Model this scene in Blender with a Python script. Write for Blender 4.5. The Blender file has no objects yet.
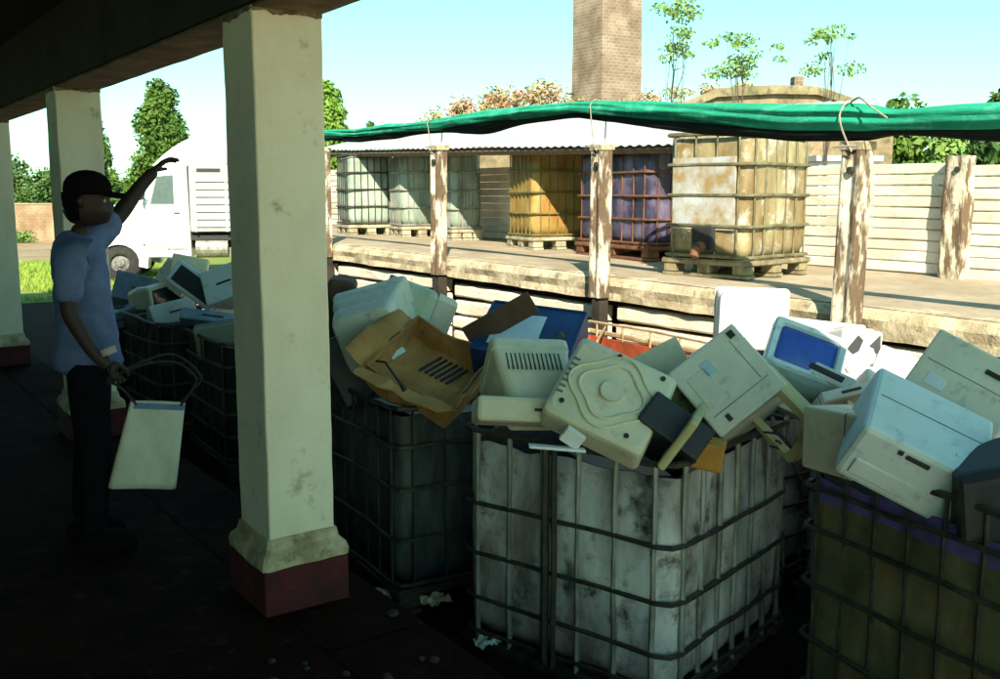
import bpy, bmesh, math, random
from math import sin, cos, pi, radians as rad
from mathutils import Vector, Matrix, Euler, noise

random.seed(11)
sc = bpy.context.scene
COL = sc.collection

# ------------------------------------------------------------------ camera
CAM_H, FOC, PITCH, YAW = 1.70, 1000.0, math.atan(0.1465), rad(34.8)
FWD = Vector((sin(YAW) * cos(PITCH), cos(YAW) * cos(PITCH), -sin(PITCH)))
RGT = Vector((cos(YAW), -sin(YAW), 0))
UPV = RGT.cross(FWD)


def at(px, py, depth):
    """a point of the place, `depth` metres ahead of where the photographer stood"""
    return Vector((0, 0, CAM_H)) + FWD * depth + RGT * ((px - 500) / FOC * depth) - UPV * ((py - 339.5) / FOC * depth)


cam_d = bpy.data.cameras.new('camera')
cam = bpy.data.objects.new('camera', cam_d)
COL.objects.link(cam)
cam.location = (0, 0, CAM_H)
cam.rotation_euler = (pi / 2 - PITCH, 0, -YAW)
cam_d.sensor_width = 36
cam_d.lens = 36
cam_d.clip_end = 2000
cam_d.clip_start = 0.05
sc.camera = cam

# ------------------------------------------------------------------ materials
MATS = {}


def M(name, base, rough=.65, dirt=None, amt=.5, scale=5, stretch=(1, 1, 1), bump=.15, var=.18,
      metal=0, spec=.4, dirt2=None, amt2=.35, scale2=14, sharp=.12, coat=0):
    if name in MATS:
        return MATS[name]
    m = bpy.data.materials.new(name)
    m.use_nodes = True
    nt = m.node_tree
    N, L = nt.nodes, nt.links
    b = N['Principled BSDF']
    b.inputs['Roughness'].default_value = rough
    b.inputs['Metallic'].default_value = metal
    b.inputs['Specular IOR Level'].default_value = spec
    b.inputs['Coat Weight'].default_value = coat
    tc = N.new('ShaderNodeTexCoord')
    oi = N.new('ShaderNodeObjectInfo')
    mul = N.new('ShaderNodeVectorMath'); mul.operation = 'SCALE'
    comb = N.new('ShaderNodeCombineXYZ')
    for i in range(3):
        L.new(oi.outputs['Random'], comb.inputs[i])
    L.new(comb.outputs[0], mul.inputs[0]); mul.inputs['Scale'].default_value = 37
    add = N.new('ShaderNodeVectorMath'); add.operation = 'ADD'
    L.new(tc.outputs['Object'], add.inputs[0]); L.new(mul.outputs[0], add.inputs[1])
    mp = N.new('ShaderNodeMapping'); mp.inputs['Scale'].default_value = stretch
    L.new(add.outputs[0], mp.inputs['Vector'])

    def noise_n(sc_, vec, det=8, ro=.6):
        n = N.new('ShaderNodeTexNoise')
        n.inputs['Scale'].default_value = sc_
        n.inputs['Detail'].default_value = det
        n.inputs['Roughness'].default_value = ro
        L.new(vec, n.inputs['Vector'])
        return n
    col = None

    def mix(a_sock, a_col, bcol, fac):
        x = N.new('ShaderNodeMix'); x.data_type = 'RGBA'
        if a_sock is None:
            x.inputs[6].default_value = (*a_col, 1)
        else:
            L.new(a_sock, x.inputs[6])
        if isinstance(bcol, tuple):
            x.inputs[7].default_value = (*bcol, 1)
        else:
            L.new(bcol, x.inputs[7])
        L.new(fac, x.inputs[0])
        return x.outputs[2]

    def ramp(sock, thr, w):
        r = N.new('ShaderNodeValToRGB')
        r.color_ramp.elements[0].position = max(0, thr - w)
        r.color_ramp.elements[1].position = min(1, thr + w)
        L.new(sock, r.inputs[0])
        return r.outputs[0]
    nv = noise_n(scale * 2.3, mp.outputs[0], 6)
    dark = tuple(c * (1 - var) for c in base)
    lite = tuple(min(.95, c * (1 + var)) for c in base)
    col = mix(None, dark, lite, ramp(nv.outputs[0], .5, .25))
    if dirt:
        n1 = noise_n(scale, mp.outputs[0], 9, .65)
        col = mix(col, None, dirt, ramp(n1.outputs[0], .5 + (.5 - amt) * .5, sharp))
    if dirt2:
        n2 = noise_n(scale2, add.outputs[0], 7, .7)
        col = mix(col, None, dirt2, ramp(n2.outputs[0], .5 + (.5 - amt2) * .5, .08))
    L.new(col, b.inputs['Base Color'])
    if bump:
        bp_ = N.new('ShaderNodeBump')
        bp_.inputs['Strength'].default_value = bump
        bp_.inputs['Distance'].default_value = .02
        nb = noise_n(scale * 5, mp.outputs[0], 8, .65)
        L.new(nb.outputs[0], bp_.inputs['Height'])
        L.new(bp_.outputs[0], b.inputs['Normal'])
    MATS[name] = m
    return m


pillar_m = M('painted_concrete', (.80, .72, .54), .8, (.68, .61, .43), .45, 2.2, (1, 1, .5), .12, .06, dirt2=(.30, .25, .17), amt2=.15, scale2=6)
mould_m = M('worn_moulding', (.58, .5, .32), .85, (.33, .25, .13), .5, 8, (1, 1, 1), .25, .12, dirt2=(.12, .11, .04), amt2=.25, scale2=11)
plinth_m = M('red_plinth', (.085, .008, .010), .8, (.04, .006, .006), .5, 6, (1, 1, 1), .15, .2, dirt2=(.14, .09, .06), amt2=.10, scale2=20)
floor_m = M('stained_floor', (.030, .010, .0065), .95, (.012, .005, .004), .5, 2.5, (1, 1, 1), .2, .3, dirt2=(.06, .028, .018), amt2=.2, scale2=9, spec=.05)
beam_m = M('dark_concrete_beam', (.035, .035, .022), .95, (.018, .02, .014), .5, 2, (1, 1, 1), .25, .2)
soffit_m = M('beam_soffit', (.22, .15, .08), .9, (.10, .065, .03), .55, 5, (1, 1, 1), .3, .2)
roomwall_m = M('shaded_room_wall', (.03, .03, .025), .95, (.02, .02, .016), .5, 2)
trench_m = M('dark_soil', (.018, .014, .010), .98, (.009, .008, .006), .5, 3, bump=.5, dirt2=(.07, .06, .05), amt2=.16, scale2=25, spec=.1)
ground_m = M('dry_earth', (.33, .25, .15), .95, (.22, .16, .09), .5, .4, bump=.3, dirt2=(.4, .32, .2), amt2=.3, scale2=3)
bounce_m = M('pale_bounce_ground', (.70, .61, .46), .9, (.60, .52, .38), .5, .8, bump=.15, dirt2=(.3, .24, .16), amt2=.2, scale2=6)  # pale colour for added ground out of view that bounces warm light
grassbase_m = M('grass_soil', (.16, .22, .035), .95, (.22, .24, .05), .5, 1.5, bump=.3)
grass_m = M('grass_blades', (.18, .30, .03), .8, (.28, .32, .06), .4, 1.2, bump=0)
dock_m = M('dock_concrete', (.42, .34, .24), .9, (.30, .24, .16), .5, 1.6, bump=.2, dirt2=(.24, .18, .12), amt2=.25, scale2=10)
lip_m = M('rough_dock_edge', (.60, .52, .36), .95, (.36, .29, .18), .5, 5, (1, 1, 1), .7, .25, dirt2=(.09, .07, .05), amt2=.24, scale2=9)
slab_m = M('whitewashed_slabs', (.80, .74, .60), .9, (.60, .52, .37), .34, 2.5, (1, .6, 3), .35, .12, dirt2=(.16, .12, .07), amt2=.17, scale2=9)
wallslab_m = M('weathered_white_slabs', (.70, .66, .57), .9, (.50, .44, .34), .4, 2.2, (1, .7, 2), .3, .1, dirt2=(.28, .22, .15), amt2=.12, scale2=10)
post_m = M('chipped_whitewash_post', (.62, .56, .43), .9, (.13, .085, .05), .52, 5, (2, 2, .55), .4, .12, sharp=.05, dirt2=(.10, .07, .045), amt2=.22, scale2=11)
pier_m = M('dark_brown_pier', (.045, .032, .022), .9, (.02, .016, .012), .5, 5, bump=.3)  # darker than the post shaft above it
void_m = M('joint_shadow_dark', (.03, .024, .018), .95, bump=.2)  # near black, the shade of the gaps around the slabs put into the colour
sheet_m = M('galvanised_sheet', (.62, .64, .66), .45, (.48, .50, .53), .5, 3, (1, .2, 1), .06, .08, metal=.35)
timber_m = M('grey_timber', (.20, .15, .10), .85, (.12, .09, .06), .5, 6, (1, 6, 1), .2)
tarp_m = M('green_cloth', (.03, .36, .22), .9, (.015, .24, .14), .5, 3, (1.5, .35, 1.5), .7, .2, spec=.1, dirt2=(.09, .42, .30), amt2=.3, scale2=7)
rope_m = M('pale_rope', (.36, .33, .25), .9, (.24, .21, .15), .5, 30)
steel_m = M('dark_steel', (.035, .036, .03), .55, (.10, .075, .05), .4, 12, bump=.1, metal=.3)
galv_m = M('dull_galvanised', (.42, .41, .36), .55, (.20, .18, .15), .45, 10, (1, 1, .4), .1, .15, metal=.5)
rustst_m = M('rusty_steel', (.20, .085, .035), .8, (.10, .045, .025), .5, 9, bump=.25)
tankwhite_m = M('dirty_white_tank', (.72, .68, .66), .36, (.24, .19, .17), .50, 2.4, (1.5, 1.5, .6), .03, .14, sharp=.13, dirt2=(.06, .05, .045), amt2=.33, scale2=6)
tankin_m = M('tank_inside', (.06, .06, .055), .7, (.03, .03, .03), .5, 5)
tankyel_m = M('yellowed_tank', (.36, .31, .17), .5, (.19, .125, .05), .54, 2.6, (1.5, 1.5, .6), .08, .15, dirt2=(.58, .56, .48), amt2=.27, scale2=4)
tankora_m = M('orange_tank', (.40, .28, .09), .5, (.30, .14, .03), .5, 3, (1.5, 1.5, .5), .08, .2, dirt2=(.30, .26, .05), amt2=.3, scale2=4)
tanklil_m = M('lilac_tank', (.20, .17, .27), .5, (.03, .027, .06), .62, 2.6, (1.3, 1.3, .8), .08, .2, dirt2=(.17, .07, .13), amt2=.2, scale2=6)
tankgre_m = M('pale_green_tank', (.36, .44, .36), .5, (.20, .26, .20), .5, 3.5, (1.5, 1.5, .5), .08, .12, dirt2=(.2, .2, .15), amt2=.18, scale2=6)
tankdeep_m = M('shade_black_tank', (.02, .022, .021), .7, (.01, .01, .01), .5, 5, spec=.15)  # near black stands in for the shade over the left-hand tanks
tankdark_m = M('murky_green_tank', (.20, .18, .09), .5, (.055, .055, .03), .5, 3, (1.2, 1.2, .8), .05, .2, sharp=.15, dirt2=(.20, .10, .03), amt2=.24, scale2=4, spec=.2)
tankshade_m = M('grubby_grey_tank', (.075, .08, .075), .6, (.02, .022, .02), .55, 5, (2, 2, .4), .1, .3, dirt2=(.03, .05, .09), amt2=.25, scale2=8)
purple_m = M('purple_stain_plastic', (.16, .11, .33), .5, (.09, .06, .2), .5, 6, (1, 1, .5))
beige_m = M('beige_plastic', (.74, .66, .46), .5, (.62, .55, .37), .4, 3.5, bump=.04, var=.05, dirt2=(.46, .40, .27), amt2=.21, scale2=12)
grey_m = M('grey_plastic', (.70, .67, .54), .5, (.58, .56, .45), .4, 3, bump=.04, var=.05, dirt2=(.38, .35, .27), amt2=.21, scale2=13)
pale_m = M('pale_blue_plastic', (.60, .68, .66), .42, (.50, .57, .56), .4, 3, bump=.03, var=.04, dirt2=(.33, .38, .38), amt2=.21, scale2=12)
olive_m = M('yellowed_plastic', (.62, .53, .26), .5, (.50, .42, .19), .45, 3, bump=.04, var=.06)
white_m = M('white_plastic', (.80, .80, .77), .45, (.68, .67, .62), .35, 3, bump=.04, var=.03)
black_m = M('black_plastic', (.022, .023, .025), .5, (.035, .034, .034), .4, 6, bump=.05)
glass_blue_m = M('blue_tube_glass', (.03, .085, .42), .12, (.02, .05, .28), .5, 3, bump=0, spec=.6)
glass_dark_m = M('dark_tube_glass', (.03, .04, .045), .12, bump=0, spec=.6)
bluebox_m = M('blue_crate_plastic', (.02, .07, .20), .5, (.012, .04, .12), .5, 5)
paper_m = M('paper_sheet', (.72, .76, .80), .8, (.62, .66, .7), .4, 6, bump=.03, var=.04)
card_m = M('brown_cardboard', (.50, .27, .085), .85, (.36, .17, .05), .45, 3.5, bump=.1, var=.15)
cardin_m = M('cardboard_inside', (.50, .27, .09), .85, (.33, .15, .045), .5, 4, bump=.15, dirt2=(.12, .07, .03), amt2=.22, scale2=6)
orange_m = M('orange_plastic', (.55, .24, .03), .55, (.42, .17, .03), .4, 5)
redcr_m = M('red_oxide_steel', (.42, .075, .025), .7, (.22, .05, .02), .45, 6, bump=.2)
truckw_m = M('truck_white_paint', (.70, .71, .70), .35, (.58, .58, .55), .35, 1.5, bump=.01, var=.03, coat=.3)
truckbox_m = M('cargo_box_panel', (.50, .50, .46), .5, (.38, .38, .34), .4, 1.2, (1, 1, .4), bump=.03, var=.05)
rubber_m = M('tyre_rubber', (.022, .022, .022), .9, (.04, .037, .033), .4, 6)
truckgl_m = M('truck_glass', (.10, .14, .13), .08, bump=0, spec=.7)
brick_ch_m = None
leaf_m = M('leaves_mid_green', (.05, .115, .015), .6, (.10, .17, .022), .5, .9, bump=0, var=.35, spec=.25)
leafd_m = M('leaves_dark_green', (.035, .085, .02), .6, (.07, .13, .025), .5, .9, bump=0, var=.35, spec=.25)
leafl_m = M('leaves_lime', (.13, .25, .05), .6, (.21, .31, .08), .5, 1.5, bump=0, var=.25, spec=.25)
dry_m = M('dry_shrub', (.34, .25, .11), .9, (.44, .20, .15), .5, .8, bump=0, var=.3)
bark_m = M('bark', (.13, .10, .07), .9, (.07, .055, .04), .5, 6, (3, 3, .6), .4)
farwall_m = M('tan_far_wall', (.42, .29, .17), .95, (.33, .23, .13), .5, 1, bump=.2)
roofold_m = M('mossy_roof', (.30, .24, .14), .95, (.16, .14, .07), .5, 1.5, bump=.5, dirt2=(.08, .08, .05), amt2=.35, scale2=4)
ruin_m = M('ruin_stone', (.30, .225, .135), .95, (.17, .13, .07), .52, 1.6, bump=.5, dirt2=(.09, .08, .05), amt2=.32, scale2=4)
render_m = M('white_render', (.75, .76, .76), .8, (.66, .67, .66), .4, .7)
shirt_m = M('blue_cotton', (.15, .20, .36), .9, (.10, .14, .27), .5, 8, bump=.1)
trouser_m = M('dark_trousers', (.007, .007, .009), .95, bump=.1, spec=.05)
skin_m = M('skin', (.04, .021, .015), .6, bump=.02, var=.08)
hair_m = M('dark_hair_cap', (.007, .006, .006), .95, bump=.1, spec=.05)
bag_m = M('pale_canvas', (.78, .72, .54), .85, (.64, .58, .42), .4, 5, bump=.15, var=.06)
bagblue_m = M('bag_blue_band', (.16, .24, .40), .85)
cable_m = M('black_cable', (.015, .015, .016), .6, bump=0)
glove_m = M('pale_cuff', (.55, .42, .38), .8)


def brick_mat(name, c1, c2, mortar, sx):
    m = bpy.data.materials.new(name); m.use_nodes = True
    nt = m.node_tree; N, L = nt.nodes, nt.links
    b = N['Principled BSDF']; b.inputs['Roughness'].default_value = .95
    tc = N.new('ShaderNodeTexCoord')
    # wrap the courses round the corners: u = x + y, v = z
    sp = N.new('ShaderNodeSeparateXYZ'); L.new(tc.outputs['Object'], sp.inputs[0])
    ad = N.new('ShaderNodeMath'); ad.operation = 'ADD'
    L.new(sp.outputs[0], ad.inputs[0]); L.new(sp.outputs[1], ad.inputs[1])
    cb = N.new('ShaderNodeCombineXYZ'); L.new(ad.outputs[0], cb.inputs[0]); L.new(sp.outputs[2], cb.inputs[1])
    br = N.new('ShaderNodeTexBrick')
    br.inputs['Scale'].default_value = sx
    br.inputs['Color1'].default_value = (*c1, 1); br.inputs['Color2'].default_value = (*c2, 1)
    br.inputs['Mortar'].default_value = (*mortar, 1); br.inputs['Mortar Size'].default_value = .025
    L.new(cb.outputs[0], br.inputs['Vector'])
    n = N.new('ShaderNodeTexNoise'); n.inputs['Scale'].default_value = 1.3; n.inputs['Detail'].default_value = 8
    L.new(tc.outputs['Object'], n.inputs['Vector'])
    mx = N.new('ShaderNodeMix'); mx.data_type = 'RGBA'; mx.blend_type = 'MULTIPLY'
    r = N.new('ShaderNodeValToRGB'); r.color_ramp.elements[0].position = .35; r.color_ramp.elements[0].color = (.55, .5, .45, 1)
    r.color_ramp.elements[1].position = .65
    L.new(n.outputs[0], r.inputs[0]); mx.inputs[0].default_value = 1
    L.new(br.outputs['Color'], mx.inputs[6]); L.new(r.outputs[0], mx.inputs[7])
    L.new(mx.outputs[2], b.inputs['Base Color'])
    bu = N.new('ShaderNodeBump'); bu.inputs['Strength'].default_value = .6; bu.inputs['Distance'].default_value = .03
    L.new(br.outputs['Fac'], bu.inputs['Height']); bu.invert = True
    L.new(bu.outputs[0], b.inputs['Normal'])
    return m


chimney_m = brick_mat('old_chimney_brick', (.34, .24, .17), (.25, .18, .13), (.40, .34, .26), 2.2)
redbrick_m = brick_mat('tan_brick', (.40, .26, .15), (.34, .22, .12), (.42, .34, .24), 2.0)

# ------------------------------------------------------------------ mesh helpers


class G:
    def __init__(s):
        s.b = bmesh.new()

    def box(s, c, d, rot=None, j=0, bev=0):
        x, y, z = (v / 2 for v in d)
        mt = Matrix.Translation(Vector(c)) @ (rot.to_matrix().to_4x4() if rot else Matrix())
        t = bmesh.new()
        bmesh.ops.create_cube(t, size=1)
        for v in t.verts:
            v.co = Vector((v.co.x * d[0], v.co.y * d[1], v.co.z * d[2])) + Vector([random.uniform(-j, j) for _ in range(3)])
        if bev:
            bmesh.ops.bevel(t, geom=t.edges[:], offset=bev, segments=2, profile=.5, affect='EDGES')
        t.verts.index_update()
        vs = [s.b.verts.new(mt @ v.co) for v in t.verts]
        for f in t.faces:
            s.b.faces.new([vs[v.index] for v in f.verts])
        t.free()
        return s

    def loft(s, rings, closed=True, cap0=True, cap1=True):
        R = [[s.b.verts.new(p) for p in r] for r in rings]
        n = len(R[0])
        for a, b in zip(R, R[1:]):
            for i in range(n if closed else n - 1):
                k = (i + 1) % n
                s.b.faces.new((a[i], a[k], b[k], b[i]))
        if closed and cap0:
            s.b.faces.new(R[0][::-1])
        if closed and cap1:
            s.b.faces.new(R[-1])
        return s

    def tube(s, pts, r, n=7, closed=False):
        pts = [Vector(p) for p in pts]
        m = len(pts)
        rr = r if isinstance(r, (list, tuple)) else [r] * m
        rings = []
        prev = None
        for i, p in enumerate(pts):
            a = pts[(i - 1) % m] if (closed or i > 0) else p
            c = pts[(i + 1) % m] if (closed or i < m - 1) else p
            t = (c - a)
            t = t.normalized() if t.length > 1e-9 else Vector((0, 0, 1))
            ref = prev if prev is not None else (Vector((0, 0, 1)) if abs(t.z) < .9 else Vector((1, 0, 0)))
            u = (ref - t * ref.dot(t))
            u = u.normalized() if u.length > 1e-6 else t.orthogonal().normalized()
            prev = u
            w = t.cross(u)
            rings.append([p + (u * cos(2 * pi * k / n) + w * sin(2 * pi * k / n)) * rr[i] for k in range(n)])
        if closed:
            rings.append(rings[0])
            R = [[s.b.verts.new(q) for q in r_] for r_ in rings[:-1]]
            for i in range(m):
                a, b = R[i], R[(i + 1) % m]
                for k in range(n):
                    s.b.faces.new((a[k], a[(k + 1) % n], b[(k + 1) % n], b[k]))
        else:
            s.loft(rings)
        return s

    def prism(s, prof, axis, a, b):
        """extrude a 2-D outline; axis 'x','y','z' is the extrusion direction"""
        def P(u, v, w):
            return {'x': (w, u, v), 'y': (u, w, v), 'z': (u, v, w)}[axis]
        return s.loft([[P(u, v, a) for u, v in prof], [P(u, v, b) for u, v in prof]])

    def grid(s, fn, nu, nv):
        V = [[s.b.verts.new(fn(i / nu, j / nv)) for j in range(nv + 1)] for i in range(nu + 1)]
        for i in range(nu):
            for j in range(nv):
                s.b.faces.new((V[i][j], V[i + 1][j], V[i + 1][j + 1], V[i][j + 1]))
        return s

    def quad(s, pts):
        s.b.faces.new([s.b.verts.new(p) for p in pts])
        return s

    def build(s, name, mat, parent=None, smooth=False, bevel=0, seg=2, solid=0):
        me = bpy.data.meshes.new(name)
        if not solid:
            bmesh.ops.recalc_face_normals(s.b, faces=s.b.faces[:])
        s.b.to_mesh(me)
        s.b.free()
        me.materials.append(mat)
        o = bpy.data.objects.new(name, me)
        COL.objects.link(o)
        if parent is not None:
            o.parent = parent
        if smooth:
            for p in me.polygons:
                p.use_smooth = True
        if solid:
            md = o.modifiers.new('thickness', 'SOLIDIFY'); md.thickness = solid; md.offset = 0
        if bevel:
            md = o.modifiers.new('bevel', 'BEVEL'); md.width = bevel; md.segments = seg
            md.limit_method = 'ANGLE'; md.angle_limit = rad(35)
            md.harden_normals = False
        return o


def curve(pts, k=6):
    pts = [Vector(p) for p in pts]
    sm = []
    for i in range(len(pts) - 1):
        a, b, c, d = pts[max(0, i - 1)], pts[i], pts[i + 1], pts[min(len(pts) - 1, i + 2)]
        for q in range(k):
            u = q / k
            sm.append(.5 * ((2 * b) + (c - a) * u + (2 * a - 5 * b + 4 * c - d) * u * u + (3 * b - a - 3 * c + d) * u ** 3))
    sm.append(pts[-1])
    return sm


def crumple(o, amp, sc_=6, cuts=5, seed=0):
    bm = bmesh.new(); bm.from_mesh(o.data)
    bmesh.ops.subdivide_edges(bm, edges=bm.edges[:], cuts=cuts, use_grid_fill=True)
    for v in bm.verts:
        c = v.co
        v.co = c + Vector((noise.noise(c * sc_ + Vector((seed, 0, 0))), noise.noise(c * sc_ + Vector((9, seed, 3))), noise.noise(c * sc_ + Vector((4, 2, seed + 7))))) * amp
    bm.to_mesh(o.data); bm.free()
    return o


def tag(o, label, cat, group=None):
    o['label'] = label
    o['category'] = cat
    if group:
        o['group'] = group
    return o


def struct(o, kind='structure'):
    o['kind'] = kind
    return o


def thing(name, label, cat, loc=(0, 0, 0), rz=0, group=None, rot=None):
    o = bpy.data.objects.new(name, None)
    o.empty_display_size = .2
    COL.objects.link(o)
    o.location = loc
    o.rotation_euler = rot if rot else (0, 0, rz)
    return tag(o, label, cat, group)


def pose(heading, pitch=0, roll=0, yaw=0):
    """front (-Y) faces the given heading's opposite; roll spins the front face, pitch tips it"""
    return (Matrix.Rotation(rad(-heading), 4, 'Z') @ Matrix.Rotation(rad(pitch), 4, 'X') @ Matrix.Rotation(rad(roll), 4, 'Y') @ Matrix.Rotation(rad(yaw), 4, 'Z')).to_euler()


def rrect(w, h, r, n=5):
    """rounded rectangle outline centred on 0"""
    out = []
    for cx, cy, a0 in ((w / 2 - r, h / 2 - r, 0), (-w / 2 + r, h / 2 - r, pi / 2), (-w / 2 + r, -h / 2 + r, pi), (w / 2 - r, -h / 2 + r, 1.5 * pi)):
        for k in range(n + 1):
            a = a0 + pi / 2 * k / n
            out.append((cx + r * cos(a), cy + r * sin(a)))
    return out


def perim(w, h, r, n):
    """n points evenly along a rounded rectangle, with outward normals"""
    base = rrect(w, h, r, 8)
    P = [Vector((x, y)) for x, y in base]
    L = [0]
    for i in range(len(P)):
        L.append(L[-1] + (P[(i + 1) % len(P)] - P[i]).length)
    tot = L[-1]
    out = []
    j = 0
    for k in range(n):
        d = tot * k / n
        while L[j + 1] < d:
            j += 1
        a, b = P[j], P[(j + 1) % len(P)]
        t = (d - L[j]) / max(1e-9, L[j + 1] - L[j])
        p = a.lerp(b, t)
        tg = (b - a).normalized()
        out.append((p, Vector((tg.y, -tg.x)), d))
    return out


def N3(x, y, z, s=1.0):
    return noise.noise(Vector((x * s + 3.1, y * s + 7.7, z * s + 1.3)))


# ------------------------------------------------------------------ world, sun
SUN_EL, SUN_HEAD = rad(36), rad(33)
w = bpy.data.worlds.new('World'); sc.world = w
w.use_nodes = True
nt = w.node_tree
bg = nt.nodes['Background']
sky = nt.nodes.new('ShaderNodeTexSky')
sky.sky_type = 'NISHITA'
sky.sun_disc = False
sky.sun_elevation = SUN_EL
sky.sun_rotation = SUN_HEAD + pi
sky.air_density = 1.0
sky.dust_density = 0.6
sky.ozone_density = 1.5
tint = nt.nodes.new('ShaderNodeMix'); tint.data_type = 'RGBA'; tint.blend_type = 'MULTIPLY'
tint.inputs[0].default_value = 1
nt.links.new(sky.outputs[0], tint.inputs[6]); tint.inputs[7].default_value = (.38, .65, .51, 1)
nt.links.new(tint.outputs[2], bg.inputs[0])
bg.inputs[1].default_value = .10
sl = bpy.data.lights.new('sun', 'SUN')
sl.energy = 2.55
sl.angle = rad(.5)
sl.color = (1, .90, .72)
so = bpy.data.objects.new('sun', sl)
COL.objects.link(so)
ld = Vector((sin(SUN_HEAD) * cos(SUN_EL), cos(SUN_HEAD) * cos(SUN_EL), -sin(SUN_EL)))
so.rotation_euler = ld.to_track_quat('-Z', 'Y').to_euler()
sc.view_settings.view_transform = 'Standard'
sc.view_settings.look = 'None'
sc.view_settings.exposure = 2.08

GZ = -.55      # trench and yard level; the veranda floor is z = 0

# ------------------------------------------------------------------ ground
struct(G().quad([(-300, -300, GZ - .008), (300, -300, GZ - .008), (300, 300, GZ - .008), (-300, 300, GZ - .008)]).build('ground', ground_m))
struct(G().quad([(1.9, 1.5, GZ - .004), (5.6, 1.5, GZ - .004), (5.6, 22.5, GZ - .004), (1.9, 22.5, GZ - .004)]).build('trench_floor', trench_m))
struct(G().grid(lambda u, v: ((-30 + 35.5 * u, -40 + 37.3 * v, GZ - .004)), 4, 4).build('yard_bounce_sheet', bounce_m))  # added unseen ground behind the camera, throws sunlight back into the shade
struct(G().quad([(1.94, -2.7, GZ - .004), (5.5, -2.7, GZ - .004), (5.5, 1.5, GZ - .004), (1.94, 1.5, GZ - .004)]).build('trench_bounce_sheet', bounce_m))  # added pale sheet out of view, bounces sun onto pillar and tanks
struct(G().quad([(-14, 22.5, GZ - .004), (16, 22.5, GZ - .004), (20, 36, GZ - .004), (-14, 36, GZ - .004)]).build('grass_verge', grassbase_m))
g = G()
for i in range(16000):
    x = random.uniform(0, 9); y = random.uniform(22.6, 35.5)
    if N3(x, y, 0, .5) < -.25:
        continue
    h = random.uniform(.05, .16); a = random.uniform(0, pi); wd = random.uniform(.012, .03)
    dx, dy = cos(a) * wd, sin(a) * wd
    lx, ly = random.uniform(-.05, .05), random.uniform(-.05, .05)
    g.quad([(x - dx, y - dy, GZ - .01), (x + dx, y + dy, GZ - .01), (x + lx, y + ly, GZ + h)])
tag(struct(g.build('grass', grass_m), 'stuff'), 'short lime green grass growing on the verge beyond the veranda', 'grass')

# veranda floor: a raised platform with a curb strip along its outer edge
VX, V0, V1 = 1.93, -2.6, 20.5  # near end cut short so sun reaches the added bounce ground
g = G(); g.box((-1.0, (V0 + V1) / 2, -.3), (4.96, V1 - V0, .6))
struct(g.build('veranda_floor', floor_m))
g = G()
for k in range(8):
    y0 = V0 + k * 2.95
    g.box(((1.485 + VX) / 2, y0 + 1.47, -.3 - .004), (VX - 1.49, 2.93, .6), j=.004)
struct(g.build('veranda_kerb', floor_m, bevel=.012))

# ------------------------------------------------------------------ veranda building
ver = thing('veranda', 'dark concrete veranda roof and long beam carried on the cream pillars', 'veranda')
BX0, BX1, BZ = 1.45, 1.742, 2.40
g = G()
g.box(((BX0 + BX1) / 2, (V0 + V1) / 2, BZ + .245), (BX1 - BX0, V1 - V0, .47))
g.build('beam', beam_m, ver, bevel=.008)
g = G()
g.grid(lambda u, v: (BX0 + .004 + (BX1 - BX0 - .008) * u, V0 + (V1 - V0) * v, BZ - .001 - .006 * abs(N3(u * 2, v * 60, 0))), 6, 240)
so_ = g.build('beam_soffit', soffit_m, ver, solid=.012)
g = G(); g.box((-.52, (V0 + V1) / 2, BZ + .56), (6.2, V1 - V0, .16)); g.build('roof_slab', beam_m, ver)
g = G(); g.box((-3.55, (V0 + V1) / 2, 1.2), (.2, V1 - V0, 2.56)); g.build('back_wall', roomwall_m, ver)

PILX = (1.452, 1.740)


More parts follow.
